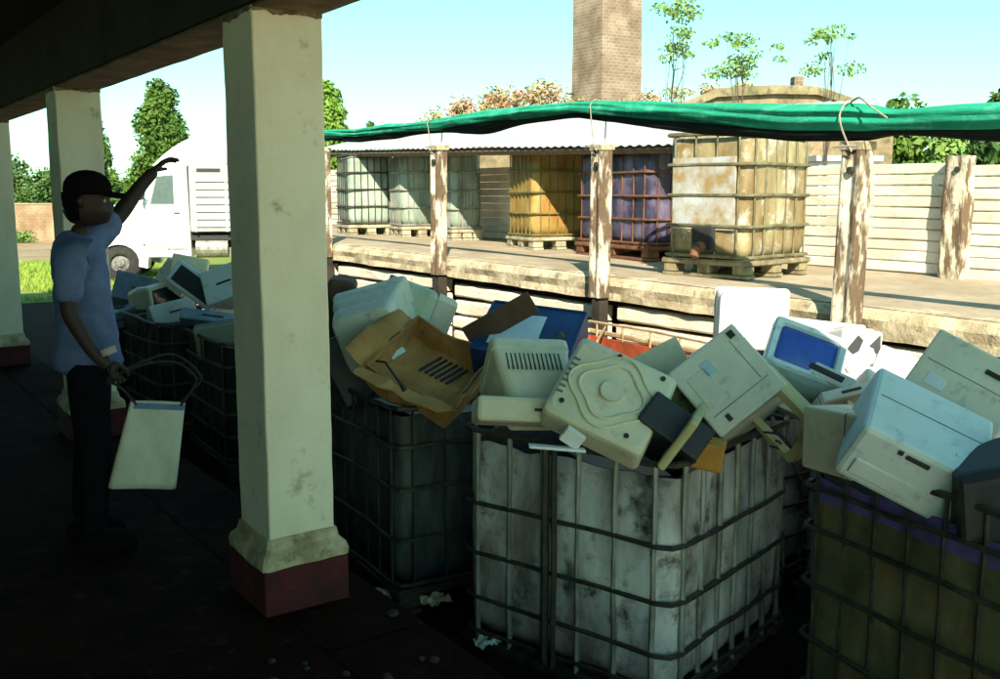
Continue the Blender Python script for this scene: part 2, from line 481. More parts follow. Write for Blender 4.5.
def pillar(y, label):
    cx = sum(PILX) / 2
    t = thing('pillar', label, 'pillar', (cx, y + .16, 0), 0, 'pillars along the veranda edge')
    w0, d0 = PILX[1] - PILX[0], .325
    g = G()
    rings = []
    nz = 44
    for k in range(nz + 1):
        z = .30 + (BZ - .30 - .003) * k / nz
        ring = []
        for px, py in rrect(w0, d0, .008, 2):
            e = .004 * N3(px * 5, py * 5, z * 2.2) + .004 * N3(px * 9 + y, py * 9, z * 9)
            cornr = .006 * max(0, N3(px * 30 + y, py * 30, z * 7)) * 2
            ring.append((px * (1 - cornr) + e, py * (1 - cornr) + e, z))
        rings.append(ring)
    g.loft(rings).build('shaft', pillar_m, t)
    g = G()
    rings = []
    for z, e in ((.195, .044), (.222, .046), (.248, .038), (.270, .016), (.305, .009), (.311, .002)):
        rings.append([(px + .003 * N3(px * 20, py * 20, z * 30), py + .003 * N3(px * 25, py * 20, z * 9), z + .012 * N3(px * 7, py * 7, 0)) for px, py in perim_pts(w0 + 2 * e, d0 + 2 * e, .012, 60)])
    g.loft(rings).build('moulding', mould_m, t)
    g = G()
    g.box((0, 0, .0975), (w0 + .084, d0 + .084, .194), bev=.008)
    g.build('plinth', plinth_m, t)
    g = G(); rings = []
    ring_pts = perim(w0 + .004, d0 + .004, .012, 90)
    rings.append([(p.x, p.y, BZ - .004) for p, nm, d in ring_pts])
    rings.append([(p.x + nm.x * .003, p.y + nm.y * .003, BZ - .010) for p, nm, d in ring_pts])
    rings.append([(p.x + nm.x * .003, p.y + nm.y * .003, BZ - .020 - .016 * max(-.3, N3(p.x * 7 + y, p.y * 7, 1)) - .010 * N3(p.x * 40 + y, p.y * 40, 2)) for p, nm, d in ring_pts])
    rings.append([(a, b, c - .006) for (a, b, c), (p, nm, d) in zip([(p.x, p.y, q[2]) for (p, nm, d), q in zip(ring_pts, rings[-1])], ring_pts)])
    g.loft(rings, cap0=False, cap1=False); g.build('broken_plaster', M('broken_plaster', (.30, .24, .14), .95, (.10, .08, .05), .5, 14, bump=.4, dirt2=(.04, .035, .025), amt2=.3, scale2=22), t)
    return t


def perim_pts(w_, h_, r, n):
    return [(p.x, p.y) for p, _, _ in perim(w_, h_, r, n)]


pillar(3.725, 'nearest square cream pillar with worn moulding and dark red plinth')
pillar(7.25, 'second cream pillar, just behind the standing person')
pillar(10.85, 'farthest visible cream pillar at the left edge of the photo')

# ------------------------------------------------------------------ opposite loading dock
DX, WX = 5.40, 7.85


def dock_z(y):
    return 1.0 + .010 * (y - 4)


D0, D1 = -6.0, 14.3


def dock_end(x):
    return D1 + max(0, x - DX) * 1.45


g = G()
g.grid(lambda u, v: (DX + .03 + (WX + 3.0 - DX) * u, D0 + (dock_end(DX + (WX + 3.0 - DX) * u) - D0) * v, dock_z(D0 + (dock_end(DX + (WX + 3.0 - DX) * u) - D0) * v) + .004 * N3(u * 9, v * 60, 2)), 12, 80)
g2 = g
o = g2.build('loading_dock', dock_m)
struct(o)
# rough lip
g = G()
n = 150
rings = []
for k in range(n + 1):
    y = D0 + (D1 - D0) * k / n
    z = dock_z(y)
    rag = lambda q: .02 * N3(q, y * 3, 1) + .014 * N3(q * 3, y * 9, 4)
    prof = [(DX + .30, z - .004), (DX + .05, z + .002 + rag(1) * .3), (DX - .01 + rag(2), z - .02), (DX - .03 + rag(3), z - .07),
            (DX - .02 + rag(4) * 1.3, z - .13), (DX - .03 + rag(5), z - .19 + rag(6) * .5), (DX + .30, z - .20)]
    rings.append([(a, y, b) for a, b in prof])
g.loft(rings)
struct(g.build('dock_edge', lip_m))
g = G(); g.box((DX + .27, (D0 + D1) / 2, .15), (.1, D1 - D0, 1.5)); struct(g.build('dock_gap_shade_core', void_m))

# retaining slabs below the lip, one thing per bay of posts
PY = [1.45, 3.84, 6.20, 8.70, 11.38, 14.2]
bays = [(D0, 1.45)] + list(zip(PY, PY[1:]))
bay_lab = ['cream slab retaining wall under the dock, out at the right',
           'cream slab retaining wall under the dock, right of the tall leaning near post',
           'cream slab retaining wall between the two nearest dock posts, behind the white monitor',
           'cream slab retaining wall under the orange tank, behind the blue crate',
           'cream slab retaining wall under the dock, right beside the near pillar',
           'far cream slab retaining wall under the dock, hidden mostly by the pillar']
for (a, b), lab in zip(bays, bay_lab):
    t = thing('retaining_wall', lab, 'wall', (DX + .055, (a + b) / 2, GZ), 0, 'slab retaining walls under the dock')
    z = GZ
    top = dock_z((a + b) / 2) - .212
    g = G()
    hs = []
    k = 0
    while z < top - .05:
        h = min(random.choice((.15, .165, .18, .195)), top - z)
        rows = 14
        yy0, yy1 = a - (a + b) / 2 + .09, b - (a + b) / 2 - .09
        off = random.uniform(-.015, .015); tilt = random.uniform(-.012, .012)
        rings = []
        for i in range(rows + 1):
            y = yy0 + (yy1 - yy0) * i / rows
            e = lambda q: .009 * N3(q, y * 4, z * 9 + k)
            dz = tilt * (i / rows - .5)
            z0, z1 = z - GZ + .016 + e(1) + dz, z - GZ + h - .010 + e(2) + dz
            rings.append([(off + .05, y, z0), (off - .03 + e(3), y, z0 + .004), (off - .045 + e(4), y, z0 + .02), (off - .045 + e(5), y, z1 - .02), (off - .03 + e(6), y, z1), (off + .05, y, z1)])
        g.loft(rings)
        z += h; k += 1
    g.build('slab', slab_m, t)

# ------------------------------------------------------------------ concrete posts
post_lab = {3.84: 'broad whitewashed concrete post with chipped brown front, nearest and right of the big tank',
            6.20: 'whitewashed dock post standing in front of the lilac tank',
            8.70: 'thin whitewashed dock post in front of the pale green tanks',
            11.38: 'whitewashed dock post just to the right of the near pillar',
            1.45: 'whitewashed dock post beyond the right edge of the view'}
ptop = {3.84: 1.965, 6.20: 2.05, 8.70: 2.14, 11.38: 2.21, 1.45: 1.9}
pwid = {3.84: .15, 6.20: .135, 8.70: .14, 11.38: .15, 1.45: .15}
pbot = {3.84: .80, 6.20: .86, 8.70: .88, 11.38: .92, 1.45: .8}
for y in (3.84, 6.20, 8.70, 11.38):
    t = thing('dock_post', post_lab[y], 'post', (DX - .11, y, GZ), 0, 'posts along the dock edge')
    zt, zb, wd = ptop[y] - GZ, pbot[y] - GZ, pwid[y]
    lean = .02 if y == 3.84 else random.uniform(-.01, .015)
    g = G(); rings = []
    nz = 40
    for k in range(nz + 1):
        z = zb + (zt - zb) * k / nz
        ring = []
        for px, py in perim_pts(.13, wd, .015, 28):
            e = .010 * N3(px * 8 + y, py * 8, z * 5) + .007 * N3(px * 20, py * 20 + y, z * 14)
            # chipped arris: the face toward the trench has a hollow in the middle
            hol = .022 * max(0, 1 - abs(py) / (wd * .28)) if px < -.05 else 0
            ring.append((px * (1 + 2 * e) + e + hol, py * (1 + 2 * e) + e - lean * (z - zb), z))
        rings.append(ring)
    g.loft(rings).build('shaft', post_m, t)
    g = G()
    g.box((0, -lean * (zt - zb), zt + .010), (.145, wd + .025, .05), j=.008, bev=.006)
    g.build('cap', lip_m, t)
    g = G()
    g.box((.015, 0, zb / 2 - .01), (.10, wd * .78, zb - .03), j=.006, bev=.006)
    g.build('lower_pier', pier_m, t)
    if y < 9:
        g = G(); g.tube([(-.085, -.03, zt - .13), (-.05, -.03, zt - .13)], .022, 10)
        g.build('bolt', steel_m, t)

# ------------------------------------------------------------------ boundary wall of concrete slabs behind the dock
WPY = [-3.4, -.6, 2.0, 4.62, 7.3, 10.0, 12.7, 15.6, 18.6]
for i, (a, b) in enumerate(zip(WPY, WPY[1:])):
    lab = {0: 'white boundary wall bay past the right of the picture', 1: 'white slab boundary wall bay outside the right edge', 2: 'white slab boundary wall bay right of its own chipped post, at the right edge',
           3: 'white slab boundary wall bay left of the chipped wall post, seen beside the big tank', 4: 'white slab boundary wall bay hidden behind the big yellowed tank',
           5: 'white slab boundary wall bay behind the orange tank', 6: 'white slab boundary wall bay with brown stains, left of the orange tank', 7: 'farthest white slab boundary wall bay behind the green tanks'}[i]
    zz = dock_z((a + b) / 2)
    t = thing('slab_wall', lab, 'wall', (WX, (a + b) / 2, zz), 0, 'bays of the white boundary wall')
    top = .93 + (.04 if i > 4 else 0)
    ncr = 10
    g = G()
    for k in range(ncr):
        h = top / ncr
        z0 = k * h
        off = random.uniform(-.006, .006); tilt = random.uniform(-.006, .006)
        rings = []
        for q in range(13):
            y = (a - b) / 2 + .06 + (b - a - .12) * q / 12
            e = lambda s_: .005 * N3(s_ + i, y * 4, z0 * 9)
            dz = tilt * (q / 12 - .5)
            rings.append([(off + .05, y, z0 + .004), (off - .018, y, z0 + .003 + dz), (off - .034 + e(1), y, z0 + .012 + e(2) * .6 + dz), (off - .034 + e(3), y, z0 + h - .010 + dz), (off - .018, y, z0 + h - .002 + dz), (off + .05, y, z0 + h - .002)])
        g.loft(rings)
    g.build('slab', wallslab_m, t)
for y, lab in ((-.6, 'chipped wall post outside the right edge'), (2.0, 'chipped wall post just outside the right edge of the photo'), (4.62, 'squat chipped brown and white post in the boundary wall right of the dock post'),
               (7.3, 'boundary wall post behind the big yellowed tank'), (10.0, 'boundary wall post behind the orange tank'), (12.7, 'boundary wall post near the pale green tanks')):
    t_ = thing('wall_post', lab, 'post', (WX - .10, y, dock_z(y)), 0, 'posts of the white boundary wall')
    g = G(); rings = []
    for k in range(21):
        z = -.01 + 1.0 * k / 20
        rings.append([(px + .012 * N3(px * 9, py * 9 + y, z * 6), py + .014 * N3(px * 9 + y, py * 9, z * 6), z) for px, py in perim_pts(.14, .20, .015, 24)])
    g.loft(rings).build('shaft', post_m, t_)
    g = G(); g.tube([(-.085, -.02, .88), (-.05, -.02, .88)], .025, 10); g.build('bolt', steel_m, t_)

# ------------------------------------------------------------------ shed roof over the tanks
t = thing('shed_roof', 'low pale metal sheet roof sheltering the tanks against the boundary wall', 'shed roof')
g = G()


SX = 6.60


def sheet(u, v):
    y = 6.05 + (14.6 - 6.05) * v
    x = SX + 2.3 * u
    z = 2.10 + .028 * (y - 5.5) + .50 * u + .009 * sin(y * 2 * pi / .13) - (.25 * (u - .1) if v < .02 else 0)
    return (x, y, z + .012 * N3(x, y, 3, .9))


g.grid(sheet, 10, 420)
g.build('sheet', sheet_m, t, smooth=True, solid=.004)
g = G()
for u in (.03, .95):
    p0 = sheet(u, .012); p1 = sheet(u, .99)
    g.tube([(p0[0], p0[1], p0[2] - .07), (p1[0], p1[1], p1[2] - .07)], .045, 4)
g.build('beam', timber_m, t)
for y in (6.3, 10.9, 14.3):
    g = G(); zt = 2.10 + .028 * (y - 5.5) + .50 * .95 - .1
    g.tube([(SX + 2.3 * .95, y, .9), (SX + 2.3 * .95, y, zt)], .05, 6)
    g.build('post', timber_m, t)

# ------------------------------------------------------------------ bulk containers (caged tanks)


def container(name, label, loc, rz, lx, ly, h, tank_mat, cage_mat, bar_mat=None, closed=True, nv=(6, 6), hoops=5, group=None,
              pallet_mat=None, wavy=.0, rim_mat=None, valve=False, plate=False, dent=.012, hoop_r=.012, bar_r=.008, hz=None, lift=0, rimhoop=True, seed=0, ph=.15, top_gap=.04):
    t = thing(name, label, 'caged tank', loc, rz, group)
    S = seed * 3.7
    # pallet
    g = G()
    g.box((0, 0, ph - .02), (lx, ly, .03))
    for ix in (-1, 0, 1):
        for iy in (-1, 0, 1):
            g.box((ix * (lx / 2 - .07), iy * (ly / 2 - .07), ph / 2), (.13, .12, ph - .065), bev=.006)
        g.box((ix * (lx / 2 - .07), 0, .014), (.13, ly, .026))
    for sy in (-1, 1):
        g.tube([(-lx / 2, sy * (ly / 2 - .01), ph - .03), (lx / 2, sy * (ly / 2 - .01), ph - .03)], .022, 6)
    for sx in (-1, 1):
        g.tube([(sx * (lx / 2 - .01), -ly / 2, ph - .03), (sx * (lx / 2 - .01), ly / 2, ph - .03)], .022, 6)
    g.build('pallet', pallet_mat or cage_mat, t)
    # tank
    n = 132
    per = perim(lx - .05, ly - .05, .09, n)
    zt = h - (top_gap if not closed else .05)

    def wall(z, inset):
        out = []
        f = min(1, max(0, (z - ph) / (zt - ph)))
        bulge = .012 * sin(pi * f)
        for p, nm, d in per:
            e = dent * (N3(p.x * 3 + S, p.y * 3, z * 3) * 1.5 + .35 * N3(p.x * 6 + S, p.y * 6, z * 6)) + .0018 * sin(d * 2 * pi / .31)
            q = p + nm * (bulge + e - inset)
            out.append((q.x, q.y, z))
        return out
    zs = [ph + (zt - ph) * k / 22 for k in range(23)]
    rings = [wall(z, .06 if k == 0 else (.02 if k == 1 else 0)) for k, z in enumerate(zs)]

    def wav(z, pt):
        return z + wavy * (N3(pt[0] * 4 + S, pt[1] * 4, 1) + .5 * N3(pt[0] * 11, pt[1] * 11 + S, 2))
    g = G()
    if closed:
        rings.append(wall(zt + .025, .06)); rings.append(wall(zt + .03, .3))
        g.loft(rings)
        tk = g.build('tank', tank_mat, t, smooth=True)
        g = G(); g.tube([(0, 0, zt + .02), (0, 0, zt + .075)], .09, 20); g.build('lid', black_m, tk)
    else:
        rings[-1] = [(a, b, wav(c, (a, b))) for a, b, c in rings[-1]]
        rings[-2] = [(a, b, wav(c, (a, b))) for a, b, c in rings[-2]]
        g.loft(rings, cap1=False)
        tk = g.build('tank', tank_mat, t, smooth=True)
        inner = [wall(ph + .03, .06)] + [wall(z, .012) for z in zs[2:-1]] + [[(a * .985, b * .985, c) for a, b, c in rings[-1]]]
        g = G(); g.loft(inner, cap1=False); g.build('liner', tankin_m, tk, smooth=True)
        if rim_mat:
            g = G()
            lo = [wall(zt - .11 + .04 * N3(k, S, 0), -.003) for k in range(1)][0]
            band = [[(a, b, c + .035 * N3(a * 3 + S, b * 3, 4)) for a, b, c in lo],
                    [(a * 1.003, b * 1.003, wav(zt - .05, (a, b))) for a, b, c in wall(zt - .05, -.003)],
                    [(a, b, c + .002) for a, b, c in [(x * 1.004, y * 1.004, z) for x, y, z in rings[-1]]]]
            g.loft(band, cap0=False, cap1=False); g.build('stain_band', rim_mat, tk, smooth=True)
    # cage
    hzs = hz or [ph + .02 + (h - ph - .03) * k / (hoops) for k in range(hoops + 1)]
    perc = perim(lx + .006, ly + .006, .085, 64)
    for k, z in enumerate(hzs):
        g = G()
        amp = .012 if not closed else .004
        g.tube([(p.x + nm.x * amp * N3(p.x * 3, p.y * 3, z + S), p.y + nm.y * amp * N3(p.x * 3, p.y * 3 + S, z), z + amp * 1.3 * N3(p.x * 2.5 + S, p.y * 2.5, z * 3)) for p, nm, d in perc],
               hoop_r * (1.25 if k == len(hzs) - 1 else 1), 6, closed=True)
        g.build('hoop', cage_mat, t)
    g = G()
    for sx in (-1, 1):
        for k in range(nv[1]):
            y = -ly / 2 + .1 + (ly - .2) * k / (nv[1] - 1)
            x = sx * (lx / 2 - .008)
            g.tube([(x + .006 * N3(k, z * 4, S), y + .008 * N3(k + 4, z * 3, S), z) for z in [ph - .03 + (hzs[-1] - ph + .03) * q / 8 for q in range(9)]], bar_r, 6)
    for sy in (-1, 1):
        for k in range(nv[0]):
            x = -lx / 2 + .1 + (lx - .2) * k / (nv[0] - 1)
            y = sy * (ly / 2 - .008)
            g.tube([(x + .008 * N3(k + 9, z * 3, S), y + .006 * N3(k, z * 4, S), z) for z in [ph - .03 + (hzs[-1] - ph + .03) * q / 8 for q in range(9)]], bar_r, 6)
    g.build('cage_bars', bar_mat or cage_mat, t)
    if valve:
        x = -lx / 2 - .0
        g = G()
        g.box((x + .02, 0, ph + .16), (.09, .22, .22), bev=.02)
        vb = g.build('valve_recess', black_m, t)
        g = G(); g.tube([(x - .0, 0, ph + .10), (x - .09, 0, ph + .09)], .045, 12); g.tube([(x - .09, 0, ph + .09), (x - .12, 0, ph + .02)], .04, 12)
        g.build('valve', rustst_m, t)
    if plate:
        g = G()
        g.box((-lx / 2 + .002, .02, h * .58), (.008, ly * .74, h * .50), j=.006)
        g.build('label_plate', M('weathered_plate', (.46, .50, .50), .55, (.30, .21, .09), .55, 4.2, bump=.1, dirt2=(.42, .48, .52), amt2=.3, scale2=5), t)
    return t


# tanks standing on the dock
GD = 'caged tanks on the loading dock'
rz8 = rad(8)
c0 = Vector((6.06, 5.34)); yh = Vector((-sin(rz8), cos(rz8))); xh = Vector((cos(rz8), sin(rz8)))
cc = c0 + xh * .475 + yh * .41
container('bulk_container', 'big yellowed caged tank with rusty label plate and bottom valve, nearest on the dock', (cc.x, cc.y, dock_z(5.8) + .004), rz8, .95, .82, 1.16,
          tankyel_m, M('greenish_steel', (.24, .23, .13), .6, (.13, .11, .06), .5, 9, bump=.1, metal=.3), closed=True, nv=(6, 4), hoops=4, group=GD, valve=True, plate=True, seed=1, hoop_r=.014,
          pallet_mat=M('olive_pallet', (.30, .26, .15), .8, (.14, .11, .06), .5, 8))


def dock_ibc(px0, px1, depth, label, tm, cm, seed, pm=None, **k):
    p = at((px0 + px1) / 2, 230, depth)
    wd = (px1 - px0) / FOC * depth
    s = wd / .86
    return container('bulk_container', label, (max(p.x + .30, 6.75), p.y + .42, dock_z(p.y) + .004), rad(-10), s * .80, s * .78, 1.15, tm, cm, group=GD, seed=seed, pallet_mat=pm, hoops=4, nv=(6, 6), **k)


pp = M('pale_pallet', (.46, .43, .31), .8, (.25, .21, .13), .5, 8)
dock_ibc(514, 584, 11.3, 'orange brown caged tank on a pale pallet, second bay of the dock', tankora_m, M('olive_steel', (.20, .17, .05), .6, (.12, .09, .03), .5, 9), 2, pp)
container('bulk_container', 'lilac white caged tank on a rusty pallet between the orange and the yellowed tanks', (7.22, 7.75, dock_z(7.7) + .004), rad(-6), .86, 1.3, 1.1,
          tanklil_m, rustst_m, group=GD, seed=3, hoops=4, nv=(5, 7))
dock_ibc(441, 478, 13.0, 'pale green caged tank beside the stained wall, right of the thin post', tankgre_m, galv_m, 4, pp)
dock_ibc(388, 436, 13.9, 'pale green caged tank directly left of the thin dock post', tankgre_m, galv_m, 5, pp)
dock_ibc(334, 386, 14.4, 'pale green caged tank with dark top, farthest left on the dock by the pillar', tankgre_m, steel_m, 6, pp)

# containers of scrap in the trench
GT = 'caged tanks filled with electronic scrap in the trench'
B = container('scrap_container', 'front grey white caged tank with cut top, heaped with beige computer cases', (3.31, 3.63, GZ - .0), rad(16), 1.19, 1.19, 1.11,
              tankwhite_m, steel_m, galv_m, closed=False, nv=(7, 6), group=GT, wavy=.03, rim_mat=None, dent=.014, top_gap=.05, hz=[.10, .27, .50, .75, 1.12], seed=7, hoop_r=.012, bar_r=.013, pallet_mat=steel_m, ph=.07)
g = G(); g.tube([(-.617, .06 + .006 * N3(z * 3, 1, 1), z) for z in (.06, .3, .5, .7, .9, 1.12)], .019, 6); g.tube([(-.617, .015 + .006 * N3(z * 3, 4, 1), z) for z in (.06, .3, .5, .7, .9, 1.12)], .014, 6)
g.build('strut', steel_m, B)
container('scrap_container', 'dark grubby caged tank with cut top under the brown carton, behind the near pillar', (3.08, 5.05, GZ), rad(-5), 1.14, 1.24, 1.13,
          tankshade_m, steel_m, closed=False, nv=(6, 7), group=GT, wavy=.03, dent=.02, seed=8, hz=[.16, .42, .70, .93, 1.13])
container('scrap_container', 'murky green caged tank with purple rim at the right edge, holding the pale blue printer', (3.74, 1.96, GZ), rad(-10), 1.0, 1.16, 1.14,
          tankdark_m, steel_m, closed=False, nv=(6, 7), group=GT, wavy=.03, rim_mat=purple_m, dent=.02, seed=9, hz=[.16, .40, .64, .88, 1.06, 1.20])
container('scrap_container', 'caged tank with cut top in the sun behind the front one, holding the white monitor', (4.72, 4.02, GZ), rad(4), .98, 1.0, 1.05,
          tankwhite_m, steel_m, galv_m, closed=False, group=GT, wavy=.03, dent=.02, seed=10)
container('scrap_container', 'caged tank with cut top against the dock, holding the white printer', (4.80, 2.93, GZ), rad(2), .92, .95, 1.05,
          tankwhite_m, steel_m, galv_m, closed=False, group=GT, wavy=.03, dent=.02, seed=11)
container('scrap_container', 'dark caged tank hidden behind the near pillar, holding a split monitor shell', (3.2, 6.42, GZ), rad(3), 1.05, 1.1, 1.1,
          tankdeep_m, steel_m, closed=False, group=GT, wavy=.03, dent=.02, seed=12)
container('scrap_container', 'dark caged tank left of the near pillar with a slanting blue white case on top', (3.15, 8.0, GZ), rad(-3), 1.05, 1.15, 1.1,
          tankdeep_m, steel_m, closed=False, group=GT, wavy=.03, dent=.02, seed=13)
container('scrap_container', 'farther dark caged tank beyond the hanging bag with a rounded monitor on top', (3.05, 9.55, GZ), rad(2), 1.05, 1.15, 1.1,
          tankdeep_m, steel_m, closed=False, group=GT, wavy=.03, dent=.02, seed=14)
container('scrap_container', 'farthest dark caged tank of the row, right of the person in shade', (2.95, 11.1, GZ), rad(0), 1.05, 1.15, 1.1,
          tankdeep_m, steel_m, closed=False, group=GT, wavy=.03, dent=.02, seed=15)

# red steel crate, empty and sunlit
t = thing('steel_crate', 'open red oxide steel crate with wire mesh rim, sunlit behind the scrap', 'crate', (4.58, 5.40, GZ), rad(-4))
t.scale = (1, 1.1, 1.10)
g = G()
for sx in (-1, 1):
    g.box((sx * .5, 0, .52), (.02, 1.35, 1.0))
for sy in (-1, 1):
    g.box((0, sy * .675, .52), (1.02, .02, 1.0))
g.box((0, 0, .05), (.98, 1.32, .04))
g.build('side_panel', redcr_m, t)
g = G()
for z in (1.05,):
    g.tube([(-.52, -.7, z), (.52, -.7, z), (.52, .7, z), (-.52, .7, z)], .018, 6, closed=True)
for k in range(5):
    y = -.6 + .3 * k
    g.tube([(.5, y, 1.0), (.5, y, 1.12)], .008, 5); g.tube([(-.5, y, 1.0), (-.5, y, 1.06)], .008, 5)
g.tube([(.5, -.7, 1.12), (.5, 0, 1.13), (.5, .7, 1.12)], .010, 5)
g.tube([(-.5, -.55, 1.05), (.1, .1, 1.08), (.5, .5, 1.1)], .009, 5)
g.build('wire_rim', M('bare_wire', (.45, .36, .22), .6, (.3, .2, .1), .5, 9), t)

# ------------------------------------------------------------------ electronic scrap


def rr_ring(w_, h_, r, y, cx=0, cz=0):
    return [(cx + a, y, cz + b) for a, b in rrect(w_, h_, r, 4)]


def monitor(name, label, loc, rot, w_=.40, h_=.37, d=.40, mat=beige_m, glass=glass_dark_m, screen=True, back=(.55, .5), stand=False, vents=True, bez=.07, group=None, dz=0.0):
    """tube monitor; origin at the middle of the body; screen faces -Y"""
    t = thing(name, label, 'monitor', loc, 0, group, rot)
    y0 = -d / 2
    g = G()
    rings = [rr_ring(w_ - .085, h_ - .085, .02, y0 + .022), rr_ring(w_ - .07, h_ - .07, .022, y0 + .004), rr_ring(w_ - .02, h_ - .02, .022, y0), rr_ring(w_, h_, .026, y0 + .014), rr_ring(w_, h_, .026, y0 + bez), rr_ring(w_ - .02, h_ - .02, .022, y0 + bez + .006)]
    g.loft(rings, cap0=False, cap1=True)
    g.build('bezel', mat, t, smooth=False)
    if screen:
        def scr(u, v):
            a, b = (u - .5) * 2, (v - .5) * 2
            return (a * (w_ - .083) / 2, y0 + .020 - .018 * (1 - a * a) * (1 - b * b) + .004, b * (h_ - .083) / 2)
        g = G(); g.grid(scr, 12, 12); g.build('screen', glass, t, smooth=True, solid=.006)
    else:
        g = G(); g.box((0, y0 + .05, 0), (w_ - .09, .01, h_ - .09)); g.build('cavity', black_m, t)
    g = G()
    y1 = y0 + bez + .004
    fs = ((0, .97, .97, .02), (.04, .965, .965, .025), (.35, .92, .93, .04), (.55, .84, .86, .045), (.72, (.84 + back[0]) / 2 + .02, (.86 + back[1]) / 2 + .03, .05), (1.0, back[0], back[1], .045))
    rings = [rr_ring(w_ * a, h_ * b, r, y1 + (d - bez) * f, 0, dz * f) for f, a, b, r in fs]
    rings.append(rr_ring(w_ * (back[0] - .06), h_ * (back[1] - .06), .03, y1 + (d - bez) + .012, 0, dz))
    sh = g.loft(rings).build('shell', mat, t)
    if vents:
        for sg in (1, -1):
            g = G()
            for k in range(13):
                x = -w_ * .33 + w_ * .66 * k / 12
                g.box((x, y1 + (d - bez) * .30, sg * h_ * .468), (.006, .10, .006), Euler((rad(-3 * sg), 0, 0)))
            g.build('vent', black_m, sh)
    g = G()
    for k in range(4):
        g.box((w_ * .16 + k * .034, y0 - .001, -h_ / 2 + .026), (.016, .008, .009), bev=.002)
    g.build('button', grey_m, t)
    if stand:
        g = G()
        g.loft([[(a, b, -h_ / 2 - .07) for a, b in rrect(.25, .24, .11, 5)], [(a, b, -h_ / 2 - .045) for a, b in rrect(.24, .23, .11, 5)], [(a, b, -h_ / 2 - .035) for a, b in rrect(.12, .12, .05, 5)], [(a, b, -h_ / 2 + .01) for a, b in rrect(.14, .14, .06, 5)]])
        g.build('stand', mat, t)
    return t


def case(name, label, cat, loc, rot, dim, mat, slots=(), holes=(), lip=None, bev=.012, seams=True, extras=()):
    """a computer case, printer or drive box: w x d x h; front faces -Y"""
    t = thing(name, label, cat, loc, 0, None, rot)
    w_, d, h_ = dim
    g = G(); g.box((0, 0, 0), dim, bev=bev, j=.002)
    g.build('casing', mat, t)
    if seams:
        g = G()
        g.loft([[(a, -d / 2 + .045 + q, b) for a, b in rrect(w_ + .004, h_ + .004, .012, 3)] for q in (0, .004)])
        g.build('seam', M('seam_grey', (.16, .16, .14)), t)
    for s_ in slots:   # (face, u, v, su, sv)
        f, u, v, su, sv = s_
        g = G()
        if f == 'front':
            g.box((u, -d / 2 - .001, v), (su, .012, sv), bev=.002)
        elif f == 'top':
            g.box((u, v, h_ / 2 + .001), (su, sv, .012), bev=.002)
        elif f == 'right':
            g.box((w_ / 2 + .001, u, v), (.012, su, sv), bev=.002)
        elif f == 'left':
            g.box((-w_ / 2 - .001, u, v), (.012, su, sv), bev=.002)
        g.build('slot', black_m, t)
    for nm_, m_, c_, d_ in extras:      # raised or sunk little pieces: name, material, centre, size
        G().box(c_, d_, bev=min(d_) * .3).build(nm_, m_, t)
    return t


# --- on the front tank
# open back shell of a monitor, lying with its moulded face to the viewer
t = thing('monitor_shell', 'square beige monitor back shell with a moulded round swivel seat, leaning on the front tank', 'monitor shell', at(611, 394, 4.30), 0, None, pose(31, -40, 30))
g = G()
W_ = .47
g.loft([rr_ring(W_, W_ * .92, .03, .13), rr_ring(W_ * .99, W_ * .91, .03, .02), rr_ring(W_ * .97, W_ * .89, .03, 0), rr_ring(W_ * .9, W_ * .8, .05, -.012), rr_ring(W_ * .5, W_ * .45, .08, -.016)], cap0=False)
g.build('shell', beige_m, t, bevel=.006)
g = G(); g.loft([rr_ring(W_ * .96, W_ * .87, .03, .128), rr_ring(W_ * .94, W_ * .85, .03, .02)], cap0=False); g.build('inside', black_m, t)
for k, r_ in enumerate((.165, .125)):
    g = G(); g.tube([(r_ * 1.08 * cos(a) * (1 + .10 * cos(4 * a)), -.018, r_ * sin(a) * (1 + .10 * cos(4 * a))) for a in [2 * pi * q / 48 for q in range(48)]], .008 if k else .006, 6, closed=True)
    g.build('moulded_ring', beige_m, t, smooth=True)
g = G(); g.tube([(0, -.02, 0), (0, -.034, 0)], .05, 20); g.build('hub', beige_m, t, smooth=False)
for (x, z) in ((-.04, .18), (.17, .17), (.14, -.16), (-.17, -.14)):
    g = G(); g.tube([(x, -.022, z), (x, -.010, z)], .011, 8); g.build('screw_hole', black_m, t)
g = G()
for k in range(7):
    g.box((-.20 + .0, -.014, -.1 + .03 * k), (.03, .008, .009))
g.build('vent', M('seam_grey', (.16, .16, .14)), t)

# black cased drive behind / under that shell
case('drive_case', 'black metal case wedged between the two beige shells on the front tank', 'computer case', at(668, 436, 4.36), pose(30, -30, 40), (.30, .34, .16), black_m, seams=False)
case('tilted_case', 'large grey beige computer case standing on its corner at the right of the front tank', 'computer case', at(729, 388, 4.62), pose(52, -22, 47), (.37, .40, .37), grey_m,
     slots=(('front', -.145, .145, .035, .03),), bev=.010,
     extras=(('sticker', M('pale_blue_sticker', (.46, .66, .70), .6, (.36, .5, .55), .4, 8), (-.09, -.2005, -.03), (.07, .004, .05)), ('panel_line', M('seam_grey', (.16, .16, .14)), (.10, -.2002, 0), (.004, .003, .30)), ('panel_line', M('seam_grey', (.16, .16, .14)), (-.02, -.2002, .12), (.22, .003, .004)),
             ('socket', black_m, (.14, -.2004, -.10), (.035, .005, .022)), ('raised_panel', grey_m, (-.02, -.1985, -.09), (.17, .008, .10))))
monitor('computer_monitor', 'small monitor with a bright blue screen behind the large grey case', at(796, 368, 5.0), pose(28, -42, 27), .37, .30, .34, pale_m, glass_blue_m, vents=False)
